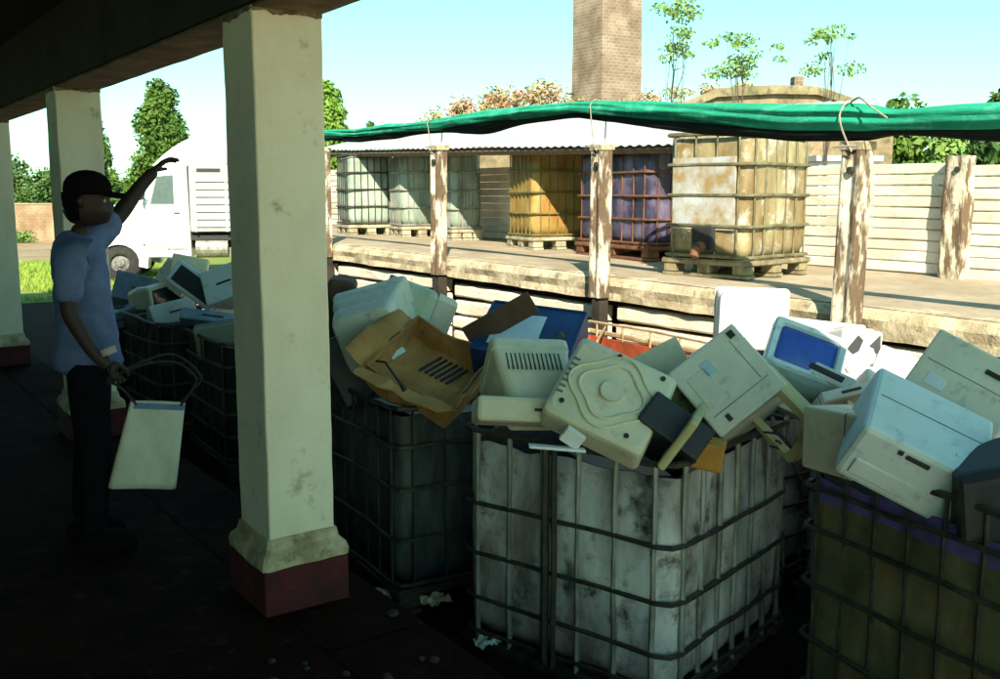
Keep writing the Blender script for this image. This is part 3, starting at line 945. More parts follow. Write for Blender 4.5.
# yellowed round shell
t = thing('hollow_monitor', 'hollow yellowed monitor front standing edge on against the large grey case', 'monitor', at(776, 416, 4.45), 0, None, pose(93, 14, 38))
g = G()
fw, fh = .36, .30
def fr(w_, h_, y, cv):
    return [(a, y + cv * (1 - (2 * a / fw) ** 2), b) for a, b in rrect(w_, h_, .02, 4)]
R0 = [fr(fw - .08, fh - .08, .03, -.03), fr(fw - .075, fh - .075, 0, -.03), fr(fw - .01, fh - .01, 0, -.03), fr(fw, fh, .012, -.03), fr(fw, fh, .055, 0), fr(fw - .012, fh - .012, .055, 0), fr(fw - .03, fh - .03, .03, -.02), fr(fw - .08, fh - .08, .03, -.03)]
g.loft(R0, cap0=False, cap1=False)
g.build('frame', olive_m, t)
case('drive_box', 'flat grey drive box lying under the blue screen monitor', 'drive', at(798, 410, 4.75), pose(60, -20, 20), (.30, .26, .07), grey_m, slots=(('front', -.03, 0, .15, .012), ('front', .1, .01, .02, .014)), seams=False, bev=.006)
case('power_supply', 'small dull metal power box with a round fan grille between the beige shells', 'power supply', at(588, 372, 4.75), pose(20, -30, 20), (.15, .14, .09), M('dark_chassis', (.07, .075, .07), .5, (.15, .13, .08), .4, 6, metal=.4), seams=False, bev=.004)
case('cover_plate', 'bent thin beige cover plate sticking out behind the moulded back shell', 'cover plate', at(655, 372, 4.85), pose(40, -15, -28), (.34, .012, .22), beige_m, seams=False, bev=.003)
case('circuit_board', 'dark green circuit board poking up between the grey case and the black case', 'circuit board', at(693, 402, 4.55), pose(20, -20, 60), (.22, .006, .16), M('circuit_green', (.02, .10, .04), .5, (.10, .09, .03), .45, 25, bump=.3), seams=False, bev=.001,
     extras=(('chip', black_m, (.03, -.006, .02), (.05, .008, .02)), ('chip', black_m, (-.05, -.006, -.03), (.03, .008, .03)), ('connector', white_m, (.0, -.008, .065), (.14, .012, .012))))
case('bent_tray', 'yellowed thin tray standing on edge over the front rim', 'tray', at(683, 436, 4.24), pose(55, 5, 34), (.035, .28, .26), olive_m, seams=False)
case('orange_box', 'small orange plastic box low at the rim of the front tank', 'box', at(703, 452, 4.32), pose(50, 0, 10), (.18, .16, .12), orange_m, seams=False)
# left beige monitor with its bulging front
monitor('computer_monitor', 'beige monitor seen from its tapered back at the left of the front tank', at(528, 388, 4.72), pose(24, 34, 4, 180), .38, .34, .34, beige_m, back=(.66, .60), vents=True)
case('keyboard_case', 'flat beige case with a stepped front under the left beige monitor', 'computer case', at(519, 412, 4.45), pose(27, -18, 4), (.40, .24, .11), beige_m, slots=(('front', .1, .0, .1, .012),), bev=.02)
for i, (px, py, dp, w_) in enumerate(((560, 445, 4.28, .2), (575, 440, 4.5, .3))):
    pass
t = thing('plastic_strip', 'pale loose plastic strip lying on the rim of the front tank', 'strip', at(557, 448, 4.2), 0, None, pose(30, 0, 6))
G().box((0, 0, 0), (.24, .05, .012), bev=.003).build('strip', white_m, t)
G().box((.06, .0, .05), (.09, .03, .07), Euler((.3, .5, 0)), bev=.003).build('flap', white_m, t)
case('dark_case', 'dark case lying deep under the beige shells in the front tank', 'computer case', (3.2, 3.45, .30), pose(20, 0, 5), (.6, .5, .25), black_m, seams=False)
case('dark_case', 'dark case lying deep at the right of the front tank', 'computer case', (3.55, 3.75, .36), pose(50, 8, -5), (.45, .5, .3), black_m, seams=False)

# --- tank under the carton
t = thing('carton', 'big opened brown carton with flaps spread on the dark tank', 'carton', at(431, 371, 5.40), 0, None, pose(28, -56, 38))
g = G()
cw, cd, ch = .55, .15, .47
g.box((0, cd / 2, 0), (cw, .012, ch))
g.box((-cw / 2, 0, 0), (.012, cd, ch)); g.box((cw / 2, 0, 0), (.012, cd, ch))
g.box((0, 0, -ch / 2), (cw, cd, .012)); g.box((0, 0, ch / 2), (cw, cd, .012))
crumple(g.build('box', cardin_m, t), .035, 5)
for nm, pts in (('left', [(-cw / 2, -cd / 2, -ch / 2), (-cw / 2, -cd / 2, ch / 2), (-cw / 2 - .10, -cd / 2 - .02, ch / 2 - .04), (-cw / 2 - .14, -cd / 2 - .03, -ch / 2 + .02)]),
                ('bottom', [(-cw / 2, -cd / 2, -ch / 2), (cw / 2, -cd / 2, -ch / 2), (cw / 2 - .03, -cd / 2 - .03, -ch / 2 - .09), (-cw / 2 + .03, -cd / 2 - .02, -ch / 2 - .10)]),
                ('right', [(cw / 2, -cd / 2, -ch / 2), (cw / 2, -cd / 2, ch / 2), (cw / 2 + .05, -cd / 2 - .05, ch / 2), (cw / 2 + .04, -cd / 2 - .05, -ch / 2)])):
    g = G(); g.quad(pts); crumple(g.build('flap', card_m, t, solid=.007), .055, 7, 6, len(nm))
g = G()
for k in range(6):
    g.box((-.07 + .035 * k, cd / 2 - .012, .10), (.014, .008, .16), Euler((0, .25, 0)))
g.build('vent', black_m, t)
g = G(); g.tube([at(376, 361, 5.1), at(385, 362, 5.05), at(392, 372, 5.0), at(400, 383, 5.0), at(405, 391, 5.0)], [.006, .006, .006, .008, .014], 7)
tag(g.build('power_lead', cable_m), 'black power lead with plug trailing over the carton edge', 'cable')
t = thing('blue_crate', 'dark blue crate with a white paper sheet, tilted behind the carton', 'crate', at(531, 350, 5.6), 0, None, pose(56, 32, 6))
g = G()
for sx in (-1, 1):
    g.box((sx * .27, 0, .06), (.014, .42, .18), bev=.003)
for sy in (-1, 1):
    g.box((0, sy * .21, .06), (.54, .014, .18), bev=.003)
g.box((0, 0, .135), (.53, .41, .012))
g.build('crate_body', bluebox_m, t)
g = G(); g.grid(lambda u, v: (-.20 + .27 * u, -.15 + .27 * v, .148 + .006 * sin(u * 5 + v * 3)), 6, 6); g.build('paper', paper_m, t, solid=.002)
t = thing('brown_flap', 'dark brown board sticking up at the left of the blue crate', 'board', at(500, 320, 5.48), 0, None, pose(38, 8, -30))
G().box((0, 0, 0), (.42, .02, .13), bev=.004).build('board', M('brown_board', (.14, .065, .035), .8, (.09, .04, .025)), t)
case('metal_chassis', 'open dark metal chassis at the right of the blue crate', 'chassis', at(570, 352, 5.6), pose(38, 0, -40), (.10, .3, .28), M('dark_chassis', (.07, .075, .07), .5, (.15, .13, .08), .4, 6, metal=.4), seams=False)
# split monitor on the tank behind
monitor('computer_monitor', 'grey monitor turned on its side left of the carton, back to the viewer', at(377, 330, 5.85), pose(20, 8, -20, 160), .46, .46, .36, grey_m, back=(.80, .80), vents=False)
case('monitor_shell', 'greenish grey upright box with a small grille, above the carton', 'monitor shell', at(413, 320, 6.1), pose(58, -16, 16), (.36, .36, .42), M('greenish_grey_plastic', (.56, .62, .48), .5, (.46, .52, .40), .4, 3), slots=(('front', .03, -.09, .08, .03),), bev=.04)
t = thing('brown_case', 'dark brown wooden cabinet standing beside the near pillar', 'cabinet', at(337, 322, 6.3), 0, None, pose(30, 0, 10))
G().box((0, 0, -.05), (.16, .3, .55), bev=.02).build('cabinet', black_m, t)
G().box((0, 0, .21), (.17, .31, .14), bev=.03).build('lid', M('brown_board', (.14, .065, .035)), t)
case('dark_case', 'black case leaning under the grey monitor beside the near pillar', 'computer case', at(352, 366, 5.9), pose(20, -10, -24), (.30, .3, .4), black_m, seams=False)
case('dark_case', 'dark case at the bottom of the tank under the carton', 'computer case', (3.1, 5.0, .28), pose(0, 0, 4), (.7, .8, .3), black_m, seams=False)
g = G(); g.box((0, 0, 0), (.4, .05, .05)); t = None
case('small_box', 'small pale box lying between the grey monitor and the carton', 'box', at(397, 354, 5.55), pose(20, -20, -30), (.09, .06, .035), pale_m, seams=False, bev=.004)

# --- sunlit tanks by the dock
monitor('computer_monitor', 'bright white sunlit monitor seen from the back, above the front tank', at(751, 322, 5.95), pose(33, -8, 3, 165), .44, .42, .36, white_m, back=(.82, .78), vents=False)
case('scanner', 'white sunlit flat scanner behind the blue screen monitor', 'scanner', at(815, 343, 5.75), pose(46, -58, 8), (.52, .30, .06), white_m, seams=False)
t = thing('printer', 'white printer carcass with black round openings, sunlit beside the dock post', 'printer', at(848, 356, 5.45), 0, None, pose(30, -12, 8))
G().box((0, 0, 0), (.22, .34, .27), bev=.018).build('casing', white_m, t)
for nm_, pts_ in (('opening', [(-.085, .02), (-.03, .10), (.0, .075), (-.02, .015), (-.05, -.005)]), ('opening', [(.035, .05), (.09, .115), (.098, .02), (.075, .0), (.06, .04)]), ('opening', [(-.02, -.07), (.01, -.035), (.04, -.05), (.03, -.095), (-.005, -.10)])):
    G().prism(pts_, 'y', -.178, -.160).build(nm_, black_m, t)
G().tube([(.012, -.165, -.068), (.012, -.184, -.068)], .016, 12).build('roller', white_m, t)
G().box((0, -.03, .142), (.16, .16, .012), bev=.003).build('tray', grey_m, t)
case('printer', 'grey white printer lid with a black slot, lying in front of the white carcass', 'printer', at(823, 388, 4.9), pose(52, -45, 28), (.30, .28, .08), grey_m, slots=(('top', .02, -.02, .035, .17), ('front', 0, 0, .2, .03)), seams=False)
case('white_case', 'low white sunlit case right of the white printer carcass', 'computer case', at(893, 388, 5.0), pose(40, -25, -6), (.34, .36, .14), white_m, seams=False)
case('white_case', 'white sunlit case lying deep behind the printer carcass', 'computer case', at(880, 396, 5.2), pose(20, 0, 4), (.5, .4, .2), white_m, seams=False)

for px, py, dp, dim, mt, ps, lab in (
        (722, 352, 5.75, (.30, .3, .16), white_m, (20, -20, -30), 'white sunlit case under the bright white monitor'),
        (867, 374, 5.35, (.26, .30, .10), white_m, (40, -30, -22), 'white sunlit box leaning right of the printer carcass'),
        (905, 376, 5.2, (.30, .2, .22), white_m, (65, -10, 18), 'white sunlit angular shell nearest the big grey case'),
        (840, 398, 4.8, (.24, .2, .05), grey_m, (35, -30, -14), 'grey thin drive lying between the printer lid and the beige upright case')):
    case('computer_case', lab, 'computer case', at(px, py, dp), pose(*ps), dim, mt, slots=(('front', dim[0] * .1, 0, dim[0] * .4, .012),), bev=.006)

# --- tank at the right edge
case('printer', 'large pale blue printer with a dark slot, tilted over the purple rim at the right', 'printer', at(915, 446, 3.72), pose(62, 22, 27), (.46, .42, .25), pale_m, slots=(('front', -.01, .085, .085, .018), ('front', -.075, .09, .018, .018)), bev=.020, seams=False,
     extras=(('lid_line', M('seam_grey', (.16, .16, .14)), (0, .02, .1255), (.40, .004, .003)), ('paper_tray', pale_m, (-.06, -.2115, -.05), (.26, .012, .07)), ('button', grey_m, (.15, -.12, .127), (.02, .02, .006)), ('button', grey_m, (.11, -.12, .127), (.02, .02, .006))))
case('computer_case', 'yellow beige upright case at the left of the pale blue printer', 'computer case', at(849, 441, 3.95), pose(14, -4, 3), (.22, .30, .25), beige_m, slots=(('front', -.03, .06, .10, .01), ('front', -.03, .035, .10, .01)), bev=.010,
     extras=(('panel_line', MATS['seam_grey'], (.055, -.1502, 0), (.003, .003, .23)), ('button', grey_m, (.08, -.152, .07), (.022, .008, .022))))
case('computer_case', 'big grey case propped behind the pale blue printer at the right edge', 'computer case', at(975, 398, 4.15), pose(72, -25, 24), (.42, .44, .30), grey_m, slots=(('front', .1, .08, .12, .02),), bev=.012,
     extras=(('panel_line', M('seam_grey', (.16, .16, .14)), (0, -.2202, .02), (.36, .003, .004)), ('sticker', paper_m, (-.1, -.2205, -.05), (.08, .004, .05))))
monitor('computer_monitor', 'black monitor at the very right edge, dark side to the viewer', at(1010, 496, 3.5), pose(-25, -6, -4, 20), .40, .36, .36, black_m, back=(.7, .7), vents=False)
case('dark_case', 'dark case lying deep in the purple rimmed tank', 'computer case', (3.75, 1.95, .28), pose(10, 0, 3), (.7, .8, .3), black_m, seams=False)
# loose leads over the rim of the front tank
for k, (y0, y1, sg) in enumerate(((438, 442, 14), (452, 458, 9), (447, 470, 22))):
    g = G()
    g.tube(curve([at(764 + 6 * k, y0 - 6, 4.45), at(782, y0 - 2, 4.5), at(798 + 2 * k, (y0 + y1) / 2 + sg, 4.62), at(816, y1 + sg * .4, 4.8), at(834 - 3 * k, y1 - 12, 4.95)]), .0055, 6)
    tag(g.build('cable', cable_m), 'black loose cable strung between the front tank and the right tank', 'cable', 'loose black cables between the tanks')

# --- heap left of the near pillar
case('computer_case', 'blue white open case slanting on the heap left of the near pillar', 'computer case', at(205, 292, 9.2), pose(40, -20, 34), (.55, .5, .24), pale_m, slots=(('front', 0, 0, .44, .16),), bev=.02)
monitor('computer_monitor', 'rounded greenish monitor on the heap, right of the person', at(157, 303, 10.2), pose(0, 4, -8, 25), .52, .46, .46, grey_m, back=(.6, .6))
case('computer_case', 'blue grey case low on the heap next to the person', 'computer case', at(125, 303, 11.3), pose(30, 0, -6), (.6, .5, .3), M('slate_plastic', (.16, .24, .32), .5, (.1, .15, .2), .5, 4), seams=False)
case('computer_case', 'olive grey case low at the left side of the near pillar', 'computer case', at(217, 338, 8.5), pose(20, 0, -8), (.34, .4, .26), M('dull_olive_plastic', (.17, .18, .12), .6), seams=False)
case('computer_case', 'pale beige case peeping above the heap beside the near pillar', 'computer case', at(190, 268, 9.9), pose(20, -6, 12), (.34, .4, .22), beige_m, seams=False)

slate_m = M('slate_plastic', (.16, .24, .32), .5, (.1, .15, .2), .5, 4)
for px, py, dp, dim, mt, ps, lab in (
        (142, 290, 10.9, (.5, .4, .3), slate_m, (30, -10, 14), 'slate blue case on the heap directly right of the raised arm person'),
        (172, 318, 9.7, (.42, .4, .22), pale_m, (10, -25, -12), 'pale blue case low in front of the rounded monitor on the heap'),
        (232, 286, 8.9, (.36, .4, .3), pale_m, (50, -12, -20), 'pale blue box touching the edge of the near pillar on the heap'),
        (118, 318, 10.2, (.5, .3, .16), slate_m, (35, 10, -16), 'slate blue flat case sliding off the left end of the heap'),
        (186, 282, 10.2, (.40, .4, .26), grey_m, (55, -20, 28), 'grey case leaning behind the open blue white case'),
        (208, 322, 8.7, (.45, .3, .10), slate_m, (20, -30, 10), 'flat slate case lying under the open blue white case')):
    case('computer_case', lab, 'computer case', at(px, py, dp), pose(*ps), dim, mt, slots=(('front', dim[0] * .1, 0, dim[0] * .4, .015),), bev=.012)
for k in range(10):
    g = G()
    r_ = random.uniform(.012, .028)
    g.loft([[(r_ * f * cos(a) * random.uniform(.7, 1.2), r_ * f * sin(a) * random.uniform(.7, 1.2), z * r_) for a in [2 * pi * q / 7 for q in range(7)]] for f, z in ((.8, 0), (1, .35), (.7, .8), (.2, 1))])
    o = g.build('pebble', M('pebble_stone', (.045, .03, .022), .95, (.03, .02, .015), .5, 20))
    o.location = (random.uniform(1.2, 1.88), random.uniform(2.75, 3.5), .001)
    tag(o, 'small brownish crumb of rubble on the dark veranda floor before the near pillar', 'pebble', 'crumbs of rubble on the veranda floor')

# litter on the trench floor
for i, (x, y, s_, lab) in enumerate(((2.50, 4.66, .10, 'crumpled pale scrap of plastic on the dark trench floor, left one of a pair'), (2.66, 4.44, .09, 'crumpled pale scrap of plastic on the dark trench floor, right one of a pair'),
                                     (2.60, 3.86, .07, 'small blue grey scrap on the trench floor by the front tank'))):
    g = G()
    g.grid(lambda u, v: ((u - .5) * s_ * 1.6 + .02 * N3(u * 3, v * 3, i), (v - .5) * s_ * 1.4, .05 + .06 * N3(u * 4 + i, v * 4, 2) + .02), 8, 8)
    o = g.build('litter', beige_m if i < 2 else pale_m, solid=.004)
    o.location = (x, y, GZ); tag(o, lab, 'litter')

# ------------------------------------------------------------------ rolled green shade cloth and ropes
path = [(1.2, 2.10, .085), (2.2, 2.10, .085), (2.95, 2.10, .075), (3.55, 2.12, .062), (3.82, 2.14, .085), (4.3, 2.165, .085), (4.9, 2.23, .078), (5.5, 2.29, .07), (6.1, 2.35, .062), (6.5, 2.385, .05), (7.2, 2.385, .062), (7.9, 2.37, .08), (8.6, 2.37, .062), (9.2, 2.365, .05), (9.7, 2.375, .06), (10.4, 2.36, .055), (11.34, 2.40, .05), (12.4, 2.46, .05), (13.8, 2.52, .05)]


def lerp_path(y):
    for a, b in zip(path, path[1:]):
        if a[0] <= y <= b[0]:
            f = (y - a[0]) / (b[0] - a[0])
            f2 = f * f * (3 - 2 * f)
            return a[1] + (b[1] - a[1]) * f, .86 * (a[2] + (b[2] - a[2]) * f2)
    return path[-1][1:]



def roll(name, mat, dz, dx, kr, sagk, seed, parent=None):
    g = G(); rings = []
    n = 460
    for k in range(n + 1):
        y = 1.2 + 12.6 * k / n
        z, r_ = lerp_path(y)
        tw = 1.1 * N3(y * .35, seed, 1) + y * .55
        ring = []
        for q in range(40):
            a = 2 * pi * q / 40
            fold = 1 + .30 * N3(cos(a) * 1.4 + seed, sin(a) * 1.4, y * .7) + .17 * abs(sin(2.5 * a + tw * 2)) + .13 * N3(cos(a) * 4, sin(a) * 4 + seed, y * 2.2) + .06 * sin(9 * a + tw * 4 + 3 * N3(y, a, 1))
            sag = sagk * r_ * max(0, -sin(a)) * (1 + 1.2 * N3(y * 1.1, seed, 5))
            ring.append((DX - .12 + dx + kr * 1.3 * r_ * fold * cos(a) + .05 * N3(y * .6, 2, 2), y, z + dz * r_ + kr * .92 * r_ * fold * sin(a) - sag))
        rings.append(ring)
    g.loft(rings)
    return g.build(name, mat, parent, smooth=True)


cloth = roll('shade_cloth', tarp_m, .22, 0, .92, .25, 0)
tag(cloth, 'rolled green shade cloth with a black roll beneath for its shaded underside, slung along a rope above the dock posts', 'shade cloth')
roll('shaded_underside', M('black_underside_shade', (.012, .018, .016), .95, bump=.3, spec=.1), -.55, .03, .80, .45, 7, cloth)  # added black roll, its colour standing in for the unlit underside of the cloth
for y, lab in ((3.84, 'pale rope tying the green cloth to the broad near post, with a loose end'), (6.20, 'thin pale rope tying the green cloth to the post before the lilac tank'), (8.70, 'thin pale rope tying the green cloth to the thin post'), (11.38, 'thin pale rope tying the green cloth to the post beside the pillar')):
    z, r_ = lerp_path(y); zt = ptop[y]
    g = G()
    x = DX - .13
    rr = .006 if y < 4 else .005
    g.tube(curve([(x - .05, y - .03, zt - .02), (x - .06, y, zt + .04), (x - 1.3 * r_ - .015, y + .012, z - r_ * .5), (x - 1.3 * r_ - .012, y + .02, z + r_ * .5), (x - .01, y + .03, z + r_ * 1.22 + .01), (x + 1.45 * r_, y + .02, z), (x + .06, y, zt + .03)]), rr, 6)
    g.tube([(x - .085, y - .08, zt + .01), (x - .09, y, zt + .012), (x - .085, y + .08, zt + .01)], rr, 6)
    if y < 4:
        g.tube(curve([(x, y + .03, z + r_ * 1.22 + .01), (x - .08, y - .09, z + .115), (x - .15, y - .22, z + .05), (x - .15, y - .33, z - .02)]), rr, 6)
    tag(g.build('rope', rope_m), lab, 'rope', 'ropes tying up the green cloth')

# ------------------------------------------------------------------ truck
tr = thing('truck', 'white bonneted cargo truck with roof fairing parked beyond the veranda', 'truck', (6.52, 26.2, GZ), rad(-24))
tr.scale = (1.06, 1.06, 1.0)
g = G()
g.prism([(-.62, .95), (-.65, 1.45), (-.60, 1.74), (-.45, 1.88), (.62, 2.10), (.62, .95)], 'y', .32, 2.08)
g.build('hood', truckw_m, tr, bevel=.06, seg=3)
g = G()
g.prism([(.60, .62), (.56, 1.98), (.78, 2.72), (.95, 2.95), (1.62, 2.95), (1.66, .62)], 'y', .06, 2.34)
cab = g.build('cab', truckw_m, tr, bevel=.05, seg=3)
g = G(); g.prism([(.76, 1.98), (.93, 2.66), (1.30, 2.70), (1.30, 1.98)], 'y', .045, .075); g.build('window', truckgl_m, cab)
g = G(); g.quad([(.575, .22, 2.04), (.575, 2.18, 2.04), (.765, 2.14, 2.70), (.765, .26, 2.70)]); g.build('windscreen', truckgl_m, tr, solid=.03)
g = G(); g.box((1.05, .05, 1.42), (.82, .03, 1.02), bev=.01); dr = g.build('door', truckw_m, tr)
g = G(); g.box((1.36, .025, 1.75), (.14, .03, .03), bev=.006); g.build('handle', black_m, dr)
g = G()
rings = []
for f in range(9):
    u = f / 8
    x = .80 + 1.75 * u
    hh = .05 + .80 * sin(min(1, u * 1.35) * pi / 2) ** .8
    ww = 2.0 * (0.8 + .2 * sin(u * pi / 2))
    ring = []
    for q in range(15):
        a = pi * q / 14
        ring.append((x, 1.2 - ww / 2 * cos(a) * 1.0, 2.93 + hh * (sin(a) ** .45)))
    rings.append(ring)
g.loft(rings); g.build('roof_fairing', truckw_m, tr, smooth=True)
g = G()
g.box((3.213, 1.2, 2.1), (3.09, 2.4, 1.66), bev=.03)
cb = g.build('cargo_box', truckbox_m, tr)
g = G()
for k in range(7):
    g.box((3.25, -.02, 1.42 + .19 * k), (2.98, .05, .05))
for k in range(5):
    g.box((1.80 + .72 * k, -.02, 2.1), (.05, .035, 1.66))
g.build('side_rail', truckbox_m, cb)
g = G()
for k in range(4):
    g.box((2.13 + .72 * k, -.008, 2.82), (.55, .016, .09))
g.build('vent_slot', black_m, cb)
g = G()
for y in (.75, 1.65):
    g.box((2.2, y, .95), (5.0, .12, .24))
g.box((2.9, 1.2, 1.12), (3.6, 2.1, .14))
g.build('chassis', black_m, tr)
g = G(); g.tube([(1.75, .35, .85), (2.5, .35, .85)], .26, 18); g.build('fuel_tank', galv_m, tr)


def wheel(x, y):
    g = G()
    prof = [(.22, 0), (.42, -.01), (.49, .03), (.505, .09), (.505, .21), (.49, .26), (.42, .29), (.22, .28)]
    rings = [[(x + r_ * cos(2 * pi * q / 28), y + dy, .505 + r_ * sin(2 * pi * q / 28)) for q in range(28)] for r_, dy in prof]
    g.loft(rings, cap0=False, cap1=False)
    wo = g.build('wheel', rubber_m, tr, smooth=True)
    g = G()
    g.loft([[(x + r_ * cos(2 * pi * q / 24), y + dy, .505 + r_ * sin(2 * pi * q / 24)) for q in range(24)] for r_, dy in ((.27, .02), (.25, .03), (.20, .08), (.12, .06), (.10, .02), (.02, .015))], cap0=False)
    g.build('rim', M('dull_rim', (.22, .22, .21), .6, (.10, .09, .08), .5, 9), wo)


for x, y in ((0, .04), (0, 2.1), (3.3, .04), (3.3, 2.1), (4.3, .04), (4.3, 2.1)):
    wheel(x, y)
for y0 in (-.0, 1.95):
    g = G()
    rings = []
    for q in range(11):
        a = pi * (1.08 - 1.16 * q / 10)
        c_, s_ = cos(a), sin(a)
        rings.append([(c_ * r_, y, .52 + s_ * r_ * .98) for r_, y in ((.46, y0 - .03), (.66, y0 - .03), (.68, y0 + .05), (.68, y0 + .40), (.56, y0 + .40))])
    g.loft(rings); g.build('fender', truckw_m, tr, smooth=False)
g = G(); g.box((-.80, 1.2, .72), (.16, 2.36, .30), bev=.04); g.build('bumper', truckw_m, tr)
for y in (.28, 2.12):
    g = G(); g.tube([(-.68, y, 1.25), (-.60, y, 1.25)], .12, 16); g.build('headlight', M('lamp_lens', (.5, .55, .55), .1), tr)
g = G()
for k in range(6):
    g.box((-.66, 1.2, 1.1 + .11 * k), (.03, 1.2, .05))
g.build('grille', galv_m, tr)
for y in (-.16, 2.56):
    g = G(); g.box((.58, y, 2.28), (.05, .18, .42), bev=.015); g.tube([(.62, y, 2.45), (.7, .1 if y < 1 else 2.3, 2.52)], .015, 6); g.tube([(.62, y, 2.12), (.7, .1 if y < 1 else 2.3, 2.05)], .015, 6); g.build('mirror', black_m, tr)
g = G(); g.box((1.35, .12, .55), (.6, .25, .05)); g.box((1.35, .14, .85), (.5, .2, .05)); g.build('step', galv_m, tr)

# ------------------------------------------------------------------ trees, shrubs


def crown_mesh(clumps, nleaf, size, seed, flat=.6):
    rnd = random.Random(seed)
    g = G()
    tot = sum(c[3] ** 2 for c in clumps)
    for cx, cy, cz, r_, sx, sz in clumps:
        for _ in range(int(nleaf * r_ ** 2 / tot)):
            while True:
                v = Vector((rnd.uniform(-1, 1), rnd.uniform(-1, 1), rnd.uniform(-1, 1)))
                if v.length <= 1:
                    break
            v = v * (.55 + .45 * rnd.random()) if rnd.random() < .4 else v.normalized() * rnd.uniform(.72, 1.06)
            p = Vector((cx + v.x * r_ * sx, cy + v.y * r_ * sx, cz + v.z * r_ * sz))
            if N3(p.x * 1.6 / max(.3, r_), p.y * 1.6 / max(.3, r_), p.z * 1.6 / max(.3, r_) + seed) < -.28:
                continue
            s_ = size * rnd.uniform(.6, 1.4)
            nrm = (v.normalized() * .9 + Vector((rnd.uniform(-1, 1), rnd.uniform(-1, 1), rnd.uniform(-.4, 1)))).normalized()
            u = nrm.orthogonal().normalized()
            u = Matrix.Rotation(rnd.uniform(0, 6.3), 3, nrm) @ u
            w_ = nrm.cross(u) * s_ * flat
            u = u * s_
            g.quad([p - u, p + w_ * .9, p + u, p - w_ * .9])
    return g


def tree(name, label, cat, base, clumps, nleaf, size, mat, trunk_r, trunk_h, seed, group=None, limbs=5):
    t = thing(name, label, cat, base, 0, group)
    rnd = random.Random(seed)
    crown_mesh(clumps, nleaf, size, seed).build('crown', mat, t)
    g = G()
    pts = [(.05 * trunk_h * .3 * N3(k, seed, 0), .05 * trunk_h * .3 * N3(seed, k, 1), trunk_h * k / 8 - (.05 if k == 0 else 0)) for k in range(9)]
    g.tube(pts, [trunk_r * (1.25 if k == 0 else 1 - .09 * k) for k in range(9)], 9)
    for k in range(limbs):
        c_ = clumps[rnd.randrange(len(clumps))]
        a = Vector(pts[4 + k % 4])
        b = Vector(c_[:3])
        mid = a.lerp(b, .5) + Vector((rnd.uniform(-.1, .1), rnd.uniform(-.1, .1), -.05 * trunk_h))
        g.tube([a, mid, b], [trunk_r * .45, trunk_r * .3, trunk_r * .1], 6)
    g.build('trunk', bark_m, t)
    return t


def gpt(px, depth, z=GZ - .008):
    p = at(px, 300, depth)
    return Vector((p.x, p.y, z))


def lumpy(h0, h1, r0, r1, n, seed, spread=.55, sz=1.0, taper=.6):
    rnd = random.Random(seed)
    out = []
    for k in range(n):
        f = k / max(1, n - 1)
        env = r0 + (r1 - r0) * f
        a = rnd.uniform(0, 6.28)
        d = env * spread * rnd.random()
        out.append((d * cos(a), d * sin(a), h0 + (h1 - h0) * f, env * rnd.uniform(.5, .8), 1, sz))
    return out


# conical evergreen above the truck
tree('evergreen_tree', 'dense dark rounded evergreen tree standing alone above the white truck', 'tree', gpt(168, 45), lumpy(2.6, 6.7, 1.5, .75, 30, 12, .62), 20000, .10, M('leaves_deep_green', (.04, .095, .014), .6, (.085, .15, .022), .5, .9, bump=0, var=.35, spec=.2), .2, 5.5, 3)
tree('evergreen_tree', 'tall dark evergreen half hidden behind the second pillar', 'tree', gpt(97, 44), lumpy(1.6, 6.6, 1.35, .4, 24, 5, .55), 12000, .12, leafd_m, .18, 5, 5)
tree('leafy_tree', 'bright green tree showing just right of the near pillar above the cloth', 'tree', gpt(332, 42), lumpy(3.4, 6.5, 1.4, .45, 20, 8, .6), 10000, .11, M('leaves_bright_green', (.09, .19, .02), .6, (.16, .26, .035), .5, 1.5, bump=0, var=.3, spec=.25), .16, 5, 8)
tree('leafy_tree', 'small dark tree far off between the pillar and the dry brush', 'tree', gpt(374, 60), lumpy(4.6, 6.2, .5, .35, 4, 9, .5), 700, .16, leafd_m, .1, 5.4, 9)
for i, (px, dp, r_, h, lab) in enumerate(((18, 56, 2.2, 3.6, 'round green bush over the tan wall at the left edge'), (-30, 54, 2.4, 4.2, 'green bush past the left edge of the view'), (60, 55, 2.1, 3.0, 'green bush hidden behind the second pillar'),
                                          (112, 55, 1.8, 3.2, 'green bush over the tan wall left of the truck'), (140, 57, 1.7, 2.7, 'low green bush behind the truck bonnet'), (215, 58, 2.2, 3.6, 'green bush behind the truck cargo box'), (335, 50, 2.0, 3.1, 'low green bush under the far end of the green cloth'), (270, 54, 2, 3.3, 'green bush hidden behind the near pillar'))):
    tree('bush', lab, 'bush', gpt(px, dp), lumpy(.9, h, r_, r_ * .6, 12, 20 + i, .7), 7000, .12, leaf_m if i % 2 else leafd_m, .12, h * .6, 30 + i, 'bushes behind the tan wall')
# trees to the right behind the boundary wall
for i, (px, dp, top, r_, lab, mt) in enumerate(((893, 34, 101, 1.6, 'green tree behind the boundary wall, right of the broad post', leaf_m), (935, 36, 118, 1.7, 'low green tree behind the boundary wall above the chipped wall post', leafl_m), (985, 30, 88, 1.5, 'taller dark tree at the right edge behind the wall', leafd_m), (1040, 33, 90, 2.0, 'dark tree past the right edge of the view', leafd_m))):
    h = 1.7 + (193 - top) / 1000 * dp + .55
    tree('leafy_tree', lab, 'tree', gpt(px, dp), lumpy(1.6, h - r_ * .35, r_, r_ * .55, 9, 40 + i, .7), 5000, .15, mt, .14, h * .7, 50 + i, 'trees behind the boundary wall')
